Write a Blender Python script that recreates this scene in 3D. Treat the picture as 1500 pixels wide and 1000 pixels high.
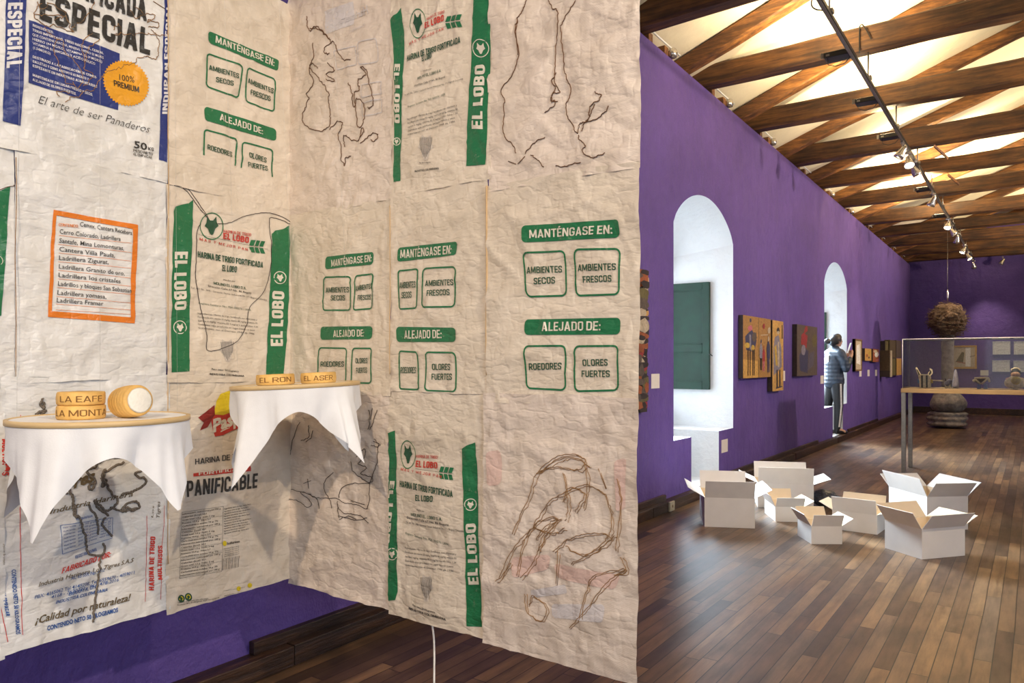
import bpy, bmesh, math, random
from mathutils import Vector, Matrix, noise
random.seed(7)
PI = math.pi
for o in list(bpy.data.objects): bpy.data.objects.remove(o, do_unlink=True)
SC = bpy.context.scene
C = SC.collection

# ---------------------------------------------------------------- camera
F, CX, HY, CAMH = 1080.0, 750.0, 531.0, 1.4
TH = math.atan(765.0 / F)
OX = Vector((-math.sin(TH), math.cos(TH), 0)); RX = Vector((math.cos(TH), math.sin(TH), 0))
CAM = Vector((0, 0, CAMH))
cd = bpy.data.cameras.new('camera'); cam = bpy.data.objects.new('camera', cd); C.objects.link(cam)
cam.location = CAM; cam.rotation_euler = (PI/2, 0, TH)
cd.sensor_width = 36; cd.lens = 36*F/1500; cd.shift_y = (HY-500)/1500; cd.clip_start = 0.02
SC.camera = cam

# ---------------------------------------------------------------- world, exposure
W = bpy.data.worlds.new('world'); SC.world = W; W.use_nodes = True
bg = W.node_tree.nodes['Background']; bg.inputs[0].default_value = (0.90, 0.94, 1.0, 1); bg.inputs[1].default_value = 0.50
vs = SC.view_settings; vs.view_transform = 'Standard'; vs.look = 'None'; vs.exposure = 0.0; vs.gamma = 1; vs.use_curve_mapping = False
SC.cycles.use_denoising = True
SC.cycles.max_bounces = 8; SC.cycles.diffuse_bounces = 4; SC.cycles.glossy_bounces = 3; SC.cycles.transparent_max_bounces = 12
SC.cycles.sample_clamp_indirect = 6; SC.cycles.caustics_reflective = False; SC.cycles.caustics_refractive = False

WARM = (1.0, 0.80, 0.58); WARM2 = (1.0, 0.86, 0.68); DAY = (0.70, 0.85, 1.0)
def lamp(name, kind, loc, target, power, color, size=0.1, angle=60, blend=0.6, size_y=None):
    l = bpy.data.lights.new(name, kind); l.energy = power; l.color = color
    if kind == 'AREA':
        l.shape = 'RECTANGLE'; l.size = size; l.size_y = size_y or size
    else:
        l.shadow_soft_size = size
    if kind == 'SPOT': l.spot_size = math.radians(angle); l.spot_blend = blend
    o = bpy.data.objects.new(name, l); C.objects.link(o); o.location = loc
    if target is not None:
        o.rotation_euler = (Vector(target)-Vector(loc)).to_track_quat('-Z', 'Y').to_euler()
    return o
# daylight entering through the two windows of the left wall
WIN = [(6.80, 8.55, 7.26, 8.07), (13.15, 14.98, 13.78, 14.62)]
for i, (a, b, c, d) in enumerate(WIN):
    l = lamp('window_and_fill_light', 'AREA', (-3.62, (a+b)/2+0.1, 1.70), [(-1.3, 6.2, 0.2), (-0.9, 12.2, 0.0)][i], [115, 130][i], DAY, 1.1, size_y=1.6)
    l.data.spread = math.radians(62)
    lamp('window_and_fill_light', 'AREA', (-3.64, (a+b)/2, 1.75), (0, (a+b)/2, 1.75), 11, DAY, 1.2, size_y=1.6)
RFILL = [(-1.6, 0.2), (4.0, 5.8), (9.6, 11.4), (15.4, 17.2)]  # spans of the cool fill lamps added along the unseen right wall
for i, (a, b) in enumerate(RFILL): lamp('window_and_fill_light', 'AREA', (3.44, (a+b)/2, 1.75), (0, (a+b)/2, 0.9), [165, 50, 55, 70][i], (0.72, 0.84, 1.0), 1.7, size_y=1.9)
# gallery spots of the hall, aimed at the hanging textile, the floor and the walls
lamp('gallery_spot', 'SPOT', (2.6, 0.7, 4.02), (-2.4, 1.0, 1.6), 430, WARM2, 0.06, 50, 0.8)
lamp('gallery_spot', 'SPOT', (0.7, -2.6, 4.02), (-1.4, 1.87, 1.5), 580, (1.0, 0.78, 0.55), 0.06, 55, 0.8)
lamp('gallery_spot', 'SPOT', (1.2, 4.2, 4.02), (-0.2, 4.0, 0.0), 400, WARM, 0.05, 95, 1.0)
for y in (6.5, 10.8, 14.8, 19.0): lamp('gallery_spot', 'SPOT', (2.2, y, 3.70), (-2.9, y+0.6, 2.7), 620, (1.0, 0.78, 0.66), 0.08, 75, 1.0)
lamp('gallery_spot', 'SPOT', (0.6, 18.2, 4.02), (-0.8, 23.6, 2.0), 70, (1.0, 0.80, 0.70), 0.08, 80, 1.0)
# fill lamps added on the unseen side of the hall to brighten the roof
for y, pw in ((4.6, 420), (8.4, 420), (12.2, 560), (15.6, 650), (18.6, 650), (21.2, 650)): lamp('roof_fill', 'SPOT', (1.6, y, 3.60), (-0.6, y+0.4, 5.6), pw*0.8, (1.0, 0.80, 0.47), 0.10, 115, 1.0)

# ---------------------------------------------------------------- pixel helpers: a pixel of the photo to a point on a known plane
def ray(px, py): return OX + RX*((px-CX)/F) + Vector((0, 0, (HY-py)/F))
def on_x(px, py, X): r = ray(px, py); return CAM + r*(X/r.x)
def on_y(px, py, Y): r = ray(px, py); return CAM + r*(Y/r.y)
def on_z(px, py, Z): r = ray(px, py); return CAM + r*((Z-CAMH)/r.z)

# ---------------------------------------------------------------- mesh helpers
def link(name, me, mats, parent=None, smooth=False):
    if not isinstance(mats, (list, tuple)): mats = [mats]
    for m in mats: me.materials.append(m)
    if smooth:
        for p in me.polygons: p.use_smooth = True
    o = bpy.data.objects.new(name, me); C.objects.link(o)
    if parent is not None: o.parent = parent
    return o
def base_of(p):
    v = Vector((0, 0, 0))
    while p is not None: v += p.location; p = p.parent
    return v
def obj(name, bm, mats, parent=None, smooth=False, local=False, origin=None):
    """bm is in world coordinates unless local; the mesh is re-based on its parent's base"""
    me = bpy.data.meshes.new(name)
    off = Vector((0, 0, 0))
    if not local and parent is not None: off = base_of(parent)
    if origin is not None: off = off + Vector(origin)
    if off.length > 0: bmesh.ops.translate(bm, verts=bm.verts[:], vec=-off)
    bm.normal_update(); bm.to_mesh(me); bm.free()
    o = link(name, me, mats, parent, smooth)
    if origin is not None: o.location = origin
    return o
def tag(o, label=None, cat=None, group=None, kind=None):
    if label: o['label'] = label
    if cat: o['category'] = cat
    if group: o['group'] = group
    if kind: o['kind'] = kind
    return o
def thing(name, label, cat, loc=(0, 0, 0), group=None):
    o = bpy.data.objects.new(name, None); C.objects.link(o); o.location = loc; o.empty_display_size = 0.1
    return tag(o, label, cat, group)
def struct(name, bm, mats, smooth=False):
    o = obj(name, bm, mats, None, smooth); o['kind'] = 'structure'; return o
def copy_tree(o, parent=None):
    c = o.copy(); C.objects.link(c)
    if parent is not None: c.parent = parent
    for ch in [x for x in C.objects if x.parent is o]: copy_tree(ch, c)
    return c
def NB(): return bmesh.new()
def box(bm, p0, p1, mi=0, bev=0.0):
    x0, y0, z0 = p0; x1, y1, z1 = p1
    return prism(bm, [(x0, y0), (x1, y0), (x1, y1), (x0, y1)], z0, z1, mi, bev)
def prism(bm, pts, z0, z1, mi=0, bev=0.0):
    lo = [bm.verts.new((p[0], p[1], z0)) for p in pts]; hi = [bm.verts.new((p[0], p[1], z1)) for p in pts]
    n = len(pts); fs = [bm.faces.new(lo[::-1]), bm.faces.new(hi)]
    for i in range(n): fs.append(bm.faces.new((lo[i], lo[(i+1) % n], hi[(i+1) % n], hi[i])))
    for f in fs: f.material_index = mi
    bmesh.ops.recalc_face_normals(bm, faces=fs)
    if bev > 0:
        es = list({e for f in fs for e in f.edges})
        bmesh.ops.bevel(bm, geom=es, offset=bev, segments=2, affect='EDGES', profile=0.5)
    return fs
def hexa(bm, b, t, mi=0):
    """box from 4 bottom and 4 top points"""
    lo = [bm.verts.new(p) for p in b]; hi = [bm.verts.new(p) for p in t]
    fs = [bm.faces.new(lo[::-1]), bm.faces.new(hi)]
    for i in range(4): fs.append(bm.faces.new((lo[i], lo[(i+1) % 4], hi[(i+1) % 4], hi[i])))
    for f in fs: f.material_index = mi
    bmesh.ops.recalc_face_normals(bm, faces=fs)
    return fs
def slab(bm, o, e1, e2, n, mi=0):
    o = Vector(o); e1 = Vector(e1); e2 = Vector(e2); n = Vector(n)
    return hexa(bm, [o, o+e1, o+e1+e2, o+e2], [o+n, o+e1+n, o+e1+e2+n, o+e2+n], mi)
def tube(bm, pts, r, n=6, mi=0, caps=True, radii=None):
    pts = [Vector(p) for p in pts]; rings = []; up = Vector((0.13, 0.31, 0.94))
    for i, p in enumerate(pts):
        t = (pts[min(i+1, len(pts)-1)] - pts[max(i-1, 0)])
        if t.length < 1e-9: t = Vector((0, 0, 1))
        t.normalize(); a = up.cross(t)
        if a.length < 1e-3: a = Vector((1, 0, 0)).cross(t)
        a.normalize(); b = t.cross(a); rr = radii[i] if radii else r
        rings.append([bm.verts.new(p + a*(rr*math.cos(2*PI*k/n)) + b*(rr*math.sin(2*PI*k/n))) for k in range(n)])
    for i in range(len(rings)-1):
        for k in range(n):
            f = bm.faces.new((rings[i][k], rings[i][(k+1) % n], rings[i+1][(k+1) % n], rings[i+1][k])); f.material_index = mi; f.smooth = True
    if caps and n > 2:
        f = bm.faces.new(rings[0][::-1]); f.material_index = mi
        f = bm.faces.new(rings[-1]); f.material_index = mi
def lathe(bm, prof, c=(0, 0, 0), n=24, mi=0, mat=None, cap=True):
    """prof: (radius, height) list around z through c"""
    c = Vector(c); rings = []; M = mat or Matrix.Identity(3)
    for r, z in prof:
        rings.append([bm.verts.new(c + M @ Vector((r*math.cos(2*PI*k/n), r*math.sin(2*PI*k/n), z))) for k in range(n)])
    for i in range(len(rings)-1):
        for k in range(n):
            f = bm.faces.new((rings[i][k], rings[i][(k+1) % n], rings[i+1][(k+1) % n], rings[i+1][k])); f.material_index = mi; f.smooth = True
    if cap:
        f = bm.faces.new(rings[0][::-1]); f.material_index = mi
        f = bm.faces.new(rings[-1]); f.material_index = mi
def catmull(pts, k=6):
    pts = [Vector(p) for p in pts]
    if len(pts) < 3: return pts
    out = []
    for i in range(len(pts)-1):
        p0 = pts[max(i-1, 0)]; p1 = pts[i]; p2 = pts[i+1]; p3 = pts[min(i+2, len(pts)-1)]
        for j in range(k):
            t = j/k
            out.append(0.5*((2*p1) + (p2-p0)*t + (2*p0-5*p1+4*p2-p3)*t*t + (3*p1-p0-3*p2+p3)*t**3))
    out.append(pts[-1]); return out

# ---------------------------------------------------------------- materials
MATS = {}
def nmat(name):
    m = bpy.data.materials.new(name); m.use_nodes = True
    nt = m.node_tree; b = nt.nodes['Principled BSDF']; MATS[name] = m
    return m, nt, b
def N(nt, typ, **kw):
    n = nt.nodes.new(typ)
    for k, v in kw.items():
        if k.startswith('i_'): n.inputs[k[2:].replace('_', ' ')].default_value = v
        else: setattr(n, k, v)
    return n
def math_n(nt, op, a, b=None):
    n = nt.nodes.new('ShaderNodeMath'); n.operation = op
    for i, v in enumerate((a, b)):
        if v is None: continue
        if isinstance(v, (int, float)): n.inputs[i].default_value = v
        else: nt.links.new(v, n.inputs[i])
    return n.outputs[0]
def ramp(nt, fac, stops):
    r = nt.nodes.new('ShaderNodeValToRGB'); els = r.color_ramp.elements
    while len(els) < len(stops): els.new(0.5)
    for e, (p, c) in zip(els, stops): e.position = p; e.color = (*c, 1) if len(c) == 3 else c
    nt.links.new(fac, r.inputs[0]); return r.outputs[0]
def coords(nt, scale=(1, 1, 1), rot=(0, 0, 0), src='Object'):
    tc = nt.nodes.new('ShaderNodeTexCoord'); mp = nt.nodes.new('ShaderNodeMapping')
    mp.inputs['Scale'].default_value = scale; mp.inputs['Rotation'].default_value = rot
    nt.links.new(tc.outputs[src], mp.inputs[0]); return mp.outputs[0]
def noise_n(nt, vec, scale, detail=4, rough=0.55, typ='FBM'):
    n = nt.nodes.new('ShaderNodeTexNoise'); n.noise_type = typ
    n.inputs['Scale'].default_value = scale; n.inputs['Detail'].default_value = detail; n.inputs['Roughness'].default_value = rough
    nt.links.new(vec, n.inputs['Vector']); return n.outputs[0]
def bump(nt, b, h, strength, dist):
    n = nt.nodes.new('ShaderNodeBump'); n.inputs['Strength'].default_value = strength; n.inputs['Distance'].default_value = dist
    nt.links.new(h, n.inputs['Height']); nt.links.new(n.outputs[0], b.inputs['Normal'])
def mix_c(nt, fac, a, b, mode='MIX'):
    n = nt.nodes.new('ShaderNodeMix'); n.data_type = 'RGBA'; n.blend_type = mode
    for sock, v in ((n.inputs[0], fac), (n.inputs[6], a), (n.inputs[7], b)):
        if isinstance(v, (int, float)): sock.default_value = v
        elif isinstance(v, tuple): sock.default_value = (*v, 1) if len(v) == 3 else v
        else: nt.links.new(v, sock)
    return n.outputs[2]
def plain(name, col, rough=0.6, metal=0.0, var=0.12, scale=30, bmp=0.0, bscale=80):
    m, nt, b = nmat(name); v = coords(nt)
    nz = noise_n(nt, v, scale)
    lo = tuple(c*(1-var) for c in col); hi = tuple(min(1, c*(1+var)) for c in col)
    nt.links.new(ramp(nt, nz, [(0.3, lo), (0.7, hi)]), b.inputs['Base Color'])
    b.inputs['Roughness'].default_value = rough; b.inputs['Metallic'].default_value = metal
    if bmp: bump(nt, b, noise_n(nt, v, bscale), bmp, 0.01)
    return m
def emis(name, col, s):
    m, nt, b = nmat(name); b.inputs['Base Color'].default_value = (*col, 1)
    b.inputs['Emission Color'].default_value = (*col, 1); b.inputs['Emission Strength'].default_value = s; return m
def plaster(name, col, var, bmp):
    m, nt, b = nmat(name); v = coords(nt)
    n1 = noise_n(nt, v, 1.3, 5, 0.6); n2 = noise_n(nt, v, 7, 6, 0.65); n3 = noise_n(nt, coords(nt, (1, 1, 0.35)), 3.5, 6, 0.6)
    lo = tuple(c*(1-var) for c in col); hi = tuple(min(1, c*(1+var)) for c in col)
    nt.links.new(ramp(nt, math_n(nt, 'ADD', math_n(nt, 'MULTIPLY', n1, 0.6), math_n(nt, 'MULTIPLY', n2, 0.4)), [(0.35, lo), (0.65, hi)]), b.inputs['Base Color'])
    b.inputs['Roughness'].default_value = 0.7
    bump(nt, b, math_n(nt, 'ADD', n2, math_n(nt, 'MULTIPLY', n3, 1.6)), bmp, 0.03)
    return m
M_PURPLE = plaster('purple_plaster', (0.113, 0.066, 0.285), 0.16, 0.8)
M_WHITE = plaster('white_plaster', (0.72, 0.74, 0.75), 0.04, 0.6)
M_ROOF = plaster('roof_plaster', (0.78, 0.71, 0.56), 0.06, 0.35)
def wood(name, stops, scale, rot=(0, 0, 0), rough=0.6, bmp=0.5, freq=6):
    m, nt, b = nmat(name); v = coords(nt, scale, rot)
    n1 = noise_n(nt, v, freq, 8, 0.65); n2 = noise_n(nt, coords(nt), 2.2, 4, 0.6)
    s = math_n(nt, 'ADD', math_n(nt, 'MULTIPLY', n1, 0.65), math_n(nt, 'MULTIPLY', n2, 0.35))
    nt.links.new(ramp(nt, s, stops), b.inputs['Base Color'])
    b.inputs['Roughness'].default_value = rough; bump(nt, b, n1, bmp, 0.02); return m
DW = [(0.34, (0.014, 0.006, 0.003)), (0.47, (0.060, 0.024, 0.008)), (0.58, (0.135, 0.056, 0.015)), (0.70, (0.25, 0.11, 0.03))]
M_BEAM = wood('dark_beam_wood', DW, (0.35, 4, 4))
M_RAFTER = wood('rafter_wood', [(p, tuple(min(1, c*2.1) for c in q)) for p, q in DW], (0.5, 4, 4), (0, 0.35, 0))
M_BASEB = wood('baseboard_wood', [(0.35, (0.012, 0.006, 0.004)), (0.5, (0.034, 0.015, 0.008)), (0.68, (0.10, 0.046, 0.02))], (5, 0.5, 5), rough=0.45)
def floor_mat():
    m, nt, b = nmat('plank_floor')
    tc = nt.nodes.new('ShaderNodeTexCoord'); sp = nt.nodes.new('ShaderNodeSeparateXYZ'); nt.links.new(tc.outputs['Object'], sp.inputs[0])
    wob = noise_n(nt, coords(nt, (1, 0.3, 1)), 1.5, 2)
    xx = math_n(nt, 'DIVIDE', math_n(nt, 'ADD', sp.outputs[0], math_n(nt, 'MULTIPLY', wob, 0.02)), 0.075)
    n = math_n(nt, 'FLOOR', xx); fx = math_n(nt, 'FRACT', xx)
    wn = nt.nodes.new('ShaderNodeTexWhiteNoise'); wn.noise_dimensions = '1D'; nt.links.new(n, wn.inputs['W'])
    yy = math_n(nt, 'ADD', math_n(nt, 'DIVIDE', sp.outputs[1], 1.15), math_n(nt, 'MULTIPLY', wn.outputs[0], 13.0))
    k = math_n(nt, 'FLOOR', yy); fy = math_n(nt, 'FRACT', yy)
    cb = nt.nodes.new('ShaderNodeCombineXYZ'); nt.links.new(n, cb.inputs[0]); nt.links.new(k, cb.inputs[1])
    w2 = nt.nodes.new('ShaderNodeTexWhiteNoise'); w2.noise_dimensions = '3D'; nt.links.new(cb.outputs[0], w2.inputs['Vector'])
    off = nt.nodes.new('ShaderNodeVectorMath'); off.operation = 'ADD'
    nt.links.new(coords(nt, (9, 0.9, 1)), off.inputs[0])
    sc = nt.nodes.new('ShaderNodeVectorMath'); sc.operation = 'SCALE'; sc.inputs['Scale'].default_value = 17; nt.links.new(w2.outputs['Color'], sc.inputs[0]); nt.links.new(sc.outputs[0], off.inputs[1])
    g = noise_n(nt, off.outputs[0], 2.6, 8, 0.62)
    st = noise_n(nt, coords(nt, (3, 1.2, 1)), 1.6, 5, 0.6)
    tone = ramp(nt, w2.outputs[0], [(0.0, (0.062, 0.036, 0.022)), (0.3, (0.115, 0.066, 0.036)), (0.6, (0.165, 0.095, 0.048)), (0.85, (0.24, 0.14, 0.066)), (1.0, (0.13, 0.09, 0.062))])
    c1 = mix_c(nt, 0.85, tone, ramp(nt, g, [(0.3, (0.45, 0.42, 0.42)), (0.5, (0.95, 0.95, 0.95)), (0.72, (1.45, 1.4, 1.3))]), 'MULTIPLY')
    c2 = mix_c(nt, 0.8, c1, ramp(nt, st, [(0.3, (0.55, 0.55, 0.58)), (0.55, (1, 1, 1)), (0.75, (1.15, 1.12, 1.08))]), 'MULTIPLY')
    gx = math_n(nt, 'MAXIMUM', math_n(nt, 'LESS_THAN', fx, 0.035), math_n(nt, 'GREATER_THAN', fx, 0.978))
    gap = math_n(nt, 'MAXIMUM', gx, math_n(nt, 'LESS_THAN', fy, 0.004))
    nt.links.new(mix_c(nt, gap, c2, (0.008, 0.005, 0.003)), b.inputs['Base Color'])
    nt.links.new(ramp(nt, st, [(0.3, (0.42, 0.42, 0.42)), (0.7, (0.33, 0.33, 0.33))]), b.inputs['Roughness'])
    bump(nt, b, math_n(nt, 'SUBTRACT', math_n(nt, 'MULTIPLY', g, 0.25), gap), 0.35, 0.004)
    return m
M_FLOOR = floor_mat()
M_GREENP = plain('green_paint', (0.002, 0.027, 0.015), 0.65, var=0.25, scale=6, bmp=0.1)
M_BLACK = plain('black_metal', (0.008, 0.008, 0.009), 0.4)
M_STEEL = plain('brushed_steel', (0.30, 0.28, 0.25), 0.35, 0.8, bmp=0.05)
M_CHROME = plain('chrome', (0.62, 0.58, 0.52), 0.25, 0.85)
M_LABEL = plain('label_card', (0.80, 0.76, 0.66), 0.7, var=0.03)
M_WPAINT = plain('white_paint', (0.75, 0.76, 0.76), 0.5, var=0.03)
M_LENS = emis('lamp_lens', (1.0, 0.80, 0.52), 14)
M_PLASTIC = plain('ivory_plastic', (0.62, 0.55, 0.36), 0.4)
M_SKYGLASS = emis('overcast_daylight', (0.82, 0.91, 1.0), 3.0)
# ================================================================ the setting
WX, WT = -2.88, 0.86            # inner face of the left wall, thickness of the wall
YB, RXW, YF = 23.6, 3.5, -3.4   # back wall, right wall, where the modelled hall ends behind the camera
def ztop(y): return 4.34 - (y-7.84)*0.0105
bm = NB(); box(bm, (-3.8, YF, -0.12), (RXW+0.2, YB+0.2, 0)); struct('floor', bm, M_FLOOR)
# left wall with two arched openings, each with a foot well between two built-in seats
SEAT, WELLF, SPRING, RISE = 0.635, 0.10, 2.78, 0.40
def arch(y, a, b):
    t = (y-(a+b)/2)/((b-a)/2); t = max(-1, min(1, t)); return SPRING + RISE*(1-abs(t)**2.0)**0.75
ys = {YF, YB}
for a, b, c, d in WIN:
    ys |= {a, b, c, d}; ys |= {a+(b-a)*k/28 for k in range(29)}
y = YF
while y < YB: ys.add(round(y, 3)); y += 0.6
ys = sorted(ys)
bm = NB()
def quad(bm, pts, mi=0):
    f = bm.faces.new([bm.verts.new(p) for p in pts]); f.material_index = mi; return f
for y0, y1 in zip(ys[:-1], ys[1:]):
    if y1-y0 < 1e-5: continue
    ym = (y0+y1)/2; win = next((w for w in WIN if w[0] < ym < w[1]), None)
    if win is None: spans = [((0, 0), (ztop(y0), ztop(y1)))]
    else:
        s = WELLF if win[2] < ym < win[3] else SEAT
        spans = [((0, 0), (s, s)), ((arch(y0, *win[:2]), arch(y1, *win[:2])), (ztop(y0), ztop(y1)))]
    for (l0, l1), (h0, h1) in spans:
        n = 6 if h0-l0 > 2 else 1
        for k in range(n):
            q0, q1 = k/n, (k+1)/n
            quad(bm, [(WX, y0, l0+(h0-l0)*q0), (WX, y1, l1+(h1-l1)*q0), (WX, y1, l1+(h1-l1)*q1), (WX, y0, l0+(h0-l0)*q1)])
bmesh.ops.remove_doubles(bm, verts=bm.verts[:], dist=1e-4)
# the flat top of the wall under the beams, and the outer face
for y0, y1 in zip(ys[:-1], ys[1:]):
    quad(bm, [(WX, y0, ztop(y0)), (WX, y1, ztop(y1)), (WX-WT-0.1, y1, ztop(y1)), (WX-WT-0.1, y0, ztop(y0))])
# white linings of the openings
XO = WX-WT
for a, b, c, d in WIN:
    for ys_, lo in ((a, SEAT), (b, SEAT)):
        quad(bm, [(WX, ys_, lo), (XO, ys_, lo), (XO, ys_, SPRING), (WX, ys_, SPRING)], 1)
    for y_ in (c, d): quad(bm, [(WX, y_, WELLF), (XO+0.3, y_, WELLF), (XO+0.3, y_, SEAT), (WX, y_, SEAT)], 1)
    quad(bm, [(WX, a, SEAT), (WX, c, SEAT), (XO, c, SEAT), (XO, a, SEAT)], 1)
    quad(bm, [(WX, d, SEAT), (WX, b, SEAT), (XO, b, SEAT), (XO, d, SEAT)], 1)
    quad(bm, [(WX, c, WELLF), (WX, d, WELLF), (XO+0.3, d, WELLF), (XO+0.3, c, WELLF)], 1)
    quad(bm, [(XO+0.3, c, WELLF), (XO+0.3, d, WELLF), (XO+0.3, d, SEAT), (XO+0.3, c, SEAT)], 1)
    quad(bm, [(XO+0.3, c, SEAT), (XO+0.3, d, SEAT), (XO, d, SEAT), (XO, c, SEAT)], 1)
    for k in range(28):
        y0, y1 = a+(b-a)*k/28, a+(b-a)*(k+1)/28
        f = quad(bm, [(WX, y0, arch(y0, a, b)), (WX, y1, arch(y1, a, b)), (XO, y1, arch(y1, a, b)-0.1), (XO, y0, arch(y0, a, b)-0.1)], 1); f.smooth = True
    quad(bm, [(XO, a, SEAT), (XO, b, SEAT), (XO, b, 0.78), (XO, a, 0.78)], 1)
    quad(bm, [(XO, a, 2.62), (XO, b, 2.62), (XO, b, 3.2), (XO, a, 3.2)], 1)
bmesh.ops.recalc_face_normals(bm, faces=bm.faces[:])
struct('wall_left', bm, [M_PURPLE, M_WHITE])
# windows: frame, glazing bars, pane, and the green shutter folded back on the far side of the recess
def window(n, a, b):
    bm = NB(); z0, z1 = 0.78, 2.62; x0, x1 = XO-0.06, XO+0.02
    box(bm, (x0, a, z0), (x1, a+0.07, z1)); box(bm, (x0, b-0.07, z0), (x1, b, z1)); box(bm, (x0, a, z0), (x1, b, z0+0.07)); box(bm, (x0, a, z1-0.07), (x1, b, z1))
    box(bm, (x0+0.01, (a+b)/2-0.03, z0+0.07), (x1-0.01, (a+b)/2+0.03, z1-0.07))
    for zz in (1.38, 1.98): box(bm, (x0+0.02, a+0.07, zz-0.02), (x1-0.02, b-0.07, zz+0.02))
    fr = struct('window_%d' % n, bm, M_GREENP)
    bm = NB(); box(bm, (x0+0.03, a+0.07, z0+0.07), (x0+0.036, b-0.07, z1-0.07)); obj('pane', bm, M_SKYGLASS, fr)
    p0 = on_y(989, 557, b-0.03); p1 = on_y(1040, 365, b-0.03)
    xa, xb = XO+0.03, (p1.x if n == 1 else WX-0.36)
    zs0, zs1 = (1.08, 2.36)
    sh = tag(obj('window_shutter', NB(), M_GREENP), ['dark green panelled wooden shutter folded back in the nearer window recess', 'dark green shutter leaf in the recess behind the standing woman'][n-1], 'shutter', 'window shutters')
    def bar(xx0, xx1, z0, z1, y0=b-0.06, y1=b-0.012):
        box(bm, (xx0, y0, z0), (xx1, y1, z1), 0, 0.004)
    bm = NB(); zm = zs0+(zs1-zs0)*0.385
    bar(xa, xa+0.07, zs0, zs1); bar(xb-0.085, xb, zs0, zs1); bar(xa+0.07, xb-0.085, zs0, zs0+0.09); bar(xa+0.07, xb-0.085, zs1-0.08, zs1); bar(xa+0.07, xb-0.085, zm-0.045, zm+0.045)
    bm.to_mesh(sh.data); bm.free(); sh.location = (0, 0, 0)
    for nm, q0, q1 in (('lower_panel', zs0+0.09, zm-0.045), ('upper_panel', zm+0.045, zs1-0.08)):
        bm = NB(); box(bm, (xa+0.07, b-0.045, q0), (xb-0.085, b-0.02, q1))
        w = 0.015
        for (u0, u1, v0, v1) in ((xa+0.07, xb-0.085, q0, q0+w), (xa+0.07, xb-0.085, q1-w, q1), (xa+0.07, xa+0.07+w, q0, q1), (xb-0.085-w, xb-0.085, q0, q1)):
            box(bm, (u0, b-0.054, v0), (u1, b-0.04, v1))
        obj(nm, bm, M_GREENP, sh)
    bm = NB(); tube(bm, [(xb, b-0.06, zs0+0.42), (xb+0.02, b-0.08, zs0+0.42), (xb+0.05, b-0.085, zs0+0.40)], 0.006, 8); obj('latch', bm, M_BLACK, sh)
    return fr
for i, w in enumerate(WIN): window(i+1, w[0], w[1])
# back wall with its gable, right wall, roof slopes
bm = NB(); RZ = 5.52; XR = 0.3
prism(bm, [(0, 0)]*0 or [(-3.85, YB), (RXW+0.2, YB), (RXW+0.2, YB+0.2), (-3.85, YB+0.2)], 0, 4.2)
hexa(bm, [(-3.85, YB, 4.2), (RXW+0.2, YB, 4.2), (RXW+0.2, YB+0.2, 4.2), (-3.85, YB+0.2, 4.2)], [(XR-0.1, YB, 5.6), (XR+0.1, YB, 5.6), (XR+0.1, YB+0.2, 5.6), (XR-0.1, YB+0.2, 5.6)])
struct('wall_back', bm, M_PURPLE)
bm = NB(); box(bm, (RXW, YF, 0), (RXW+0.2, YB, 4.36)); struct('wall_right', bm, M_PURPLE)
for i, (a, b) in enumerate(RFILL):
    bm = NB(); x0, x1 = RXW-0.09, RXW+0.005
    for q in ((a-0.08, a+0.04, 0.75, 2.75), (b-0.04, b+0.08, 0.75, 2.75), (a, b, 0.72, 0.82), (a, b, 2.68, 2.78), ((a+b)/2-0.03, (a+b)/2+0.03, 0.8, 2.7)): box(bm, (x0, q[0], q[2]), (x1, q[1], q[3]))
    struct('window_%d' % (i+3), bm, M_GREENP)  # made-up window frames set around the added fill lamps
SL = 0.367
def roofz(x, y): return ztop(y)+0.21+(x-WX)*SL if x <= XR else ztop(y)+0.21+(XR-WX)*SL-(x-XR)*SL
for xa, xb in ((WX-WT, XR), (XR, RXW+0.3)):
    bm = NB()
    hexa(bm, [(xa, YF, roofz(xa, YF)), (xb, YF, roofz(xb, YF)), (xb, YB+0.2, roofz(xb, YB)), (xa, YB+0.2, roofz(xa, YB))],
         [(xa, YF, roofz(xa, YF)+0.12), (xb, YF, roofz(xb, YF)+0.12), (xb, YB+0.2, roofz(xb, YB)+0.12), (xa, YB+0.2, roofz(xa, YB)+0.12)])
    struct('ceiling', bm, M_ROOF)
# baseboards: a low wide ledge with an upper strip that starts under the hanging textile
bm = NB(); xf = -2.79; segs = [YF, 0.4, 2.2, 4.05, 6.15, 8.9, 11.0, 12.9, 13.78]
for a, b in zip(segs[:-1], segs[1:]): box(bm, (WX-0.01, a+0.002, 0), (xf+random.uniform(-.006, .006), b-0.002, 0.095+random.uniform(-.004, .004)), 0, 0.004)
for a, b in ((13.78, 14.6), (14.6, 16.6), (16.6, 18.7), (18.7, YB)): box(bm, (WX-0.01, a+0.002, 0), (xf, b-0.002, 0.10), 0, 0.004)
for a, b in ((2.02, 5.0), (5.0, 6.55), (8.2, 12.6), (15.0, 18.2)): box(bm, (WX-0.01, a+0.002, 0.09), (WX+0.035, b-0.002, 0.148), 0, 0.004)
struct('baseboard_left', bm, M_BASEB)
bm = NB(); box(bm, (xf, YB-0.03, 0), (RXW, YB+0.01, 0.17), 0, 0.004); struct('baseboard_back', bm, M_BASEB)

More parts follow.
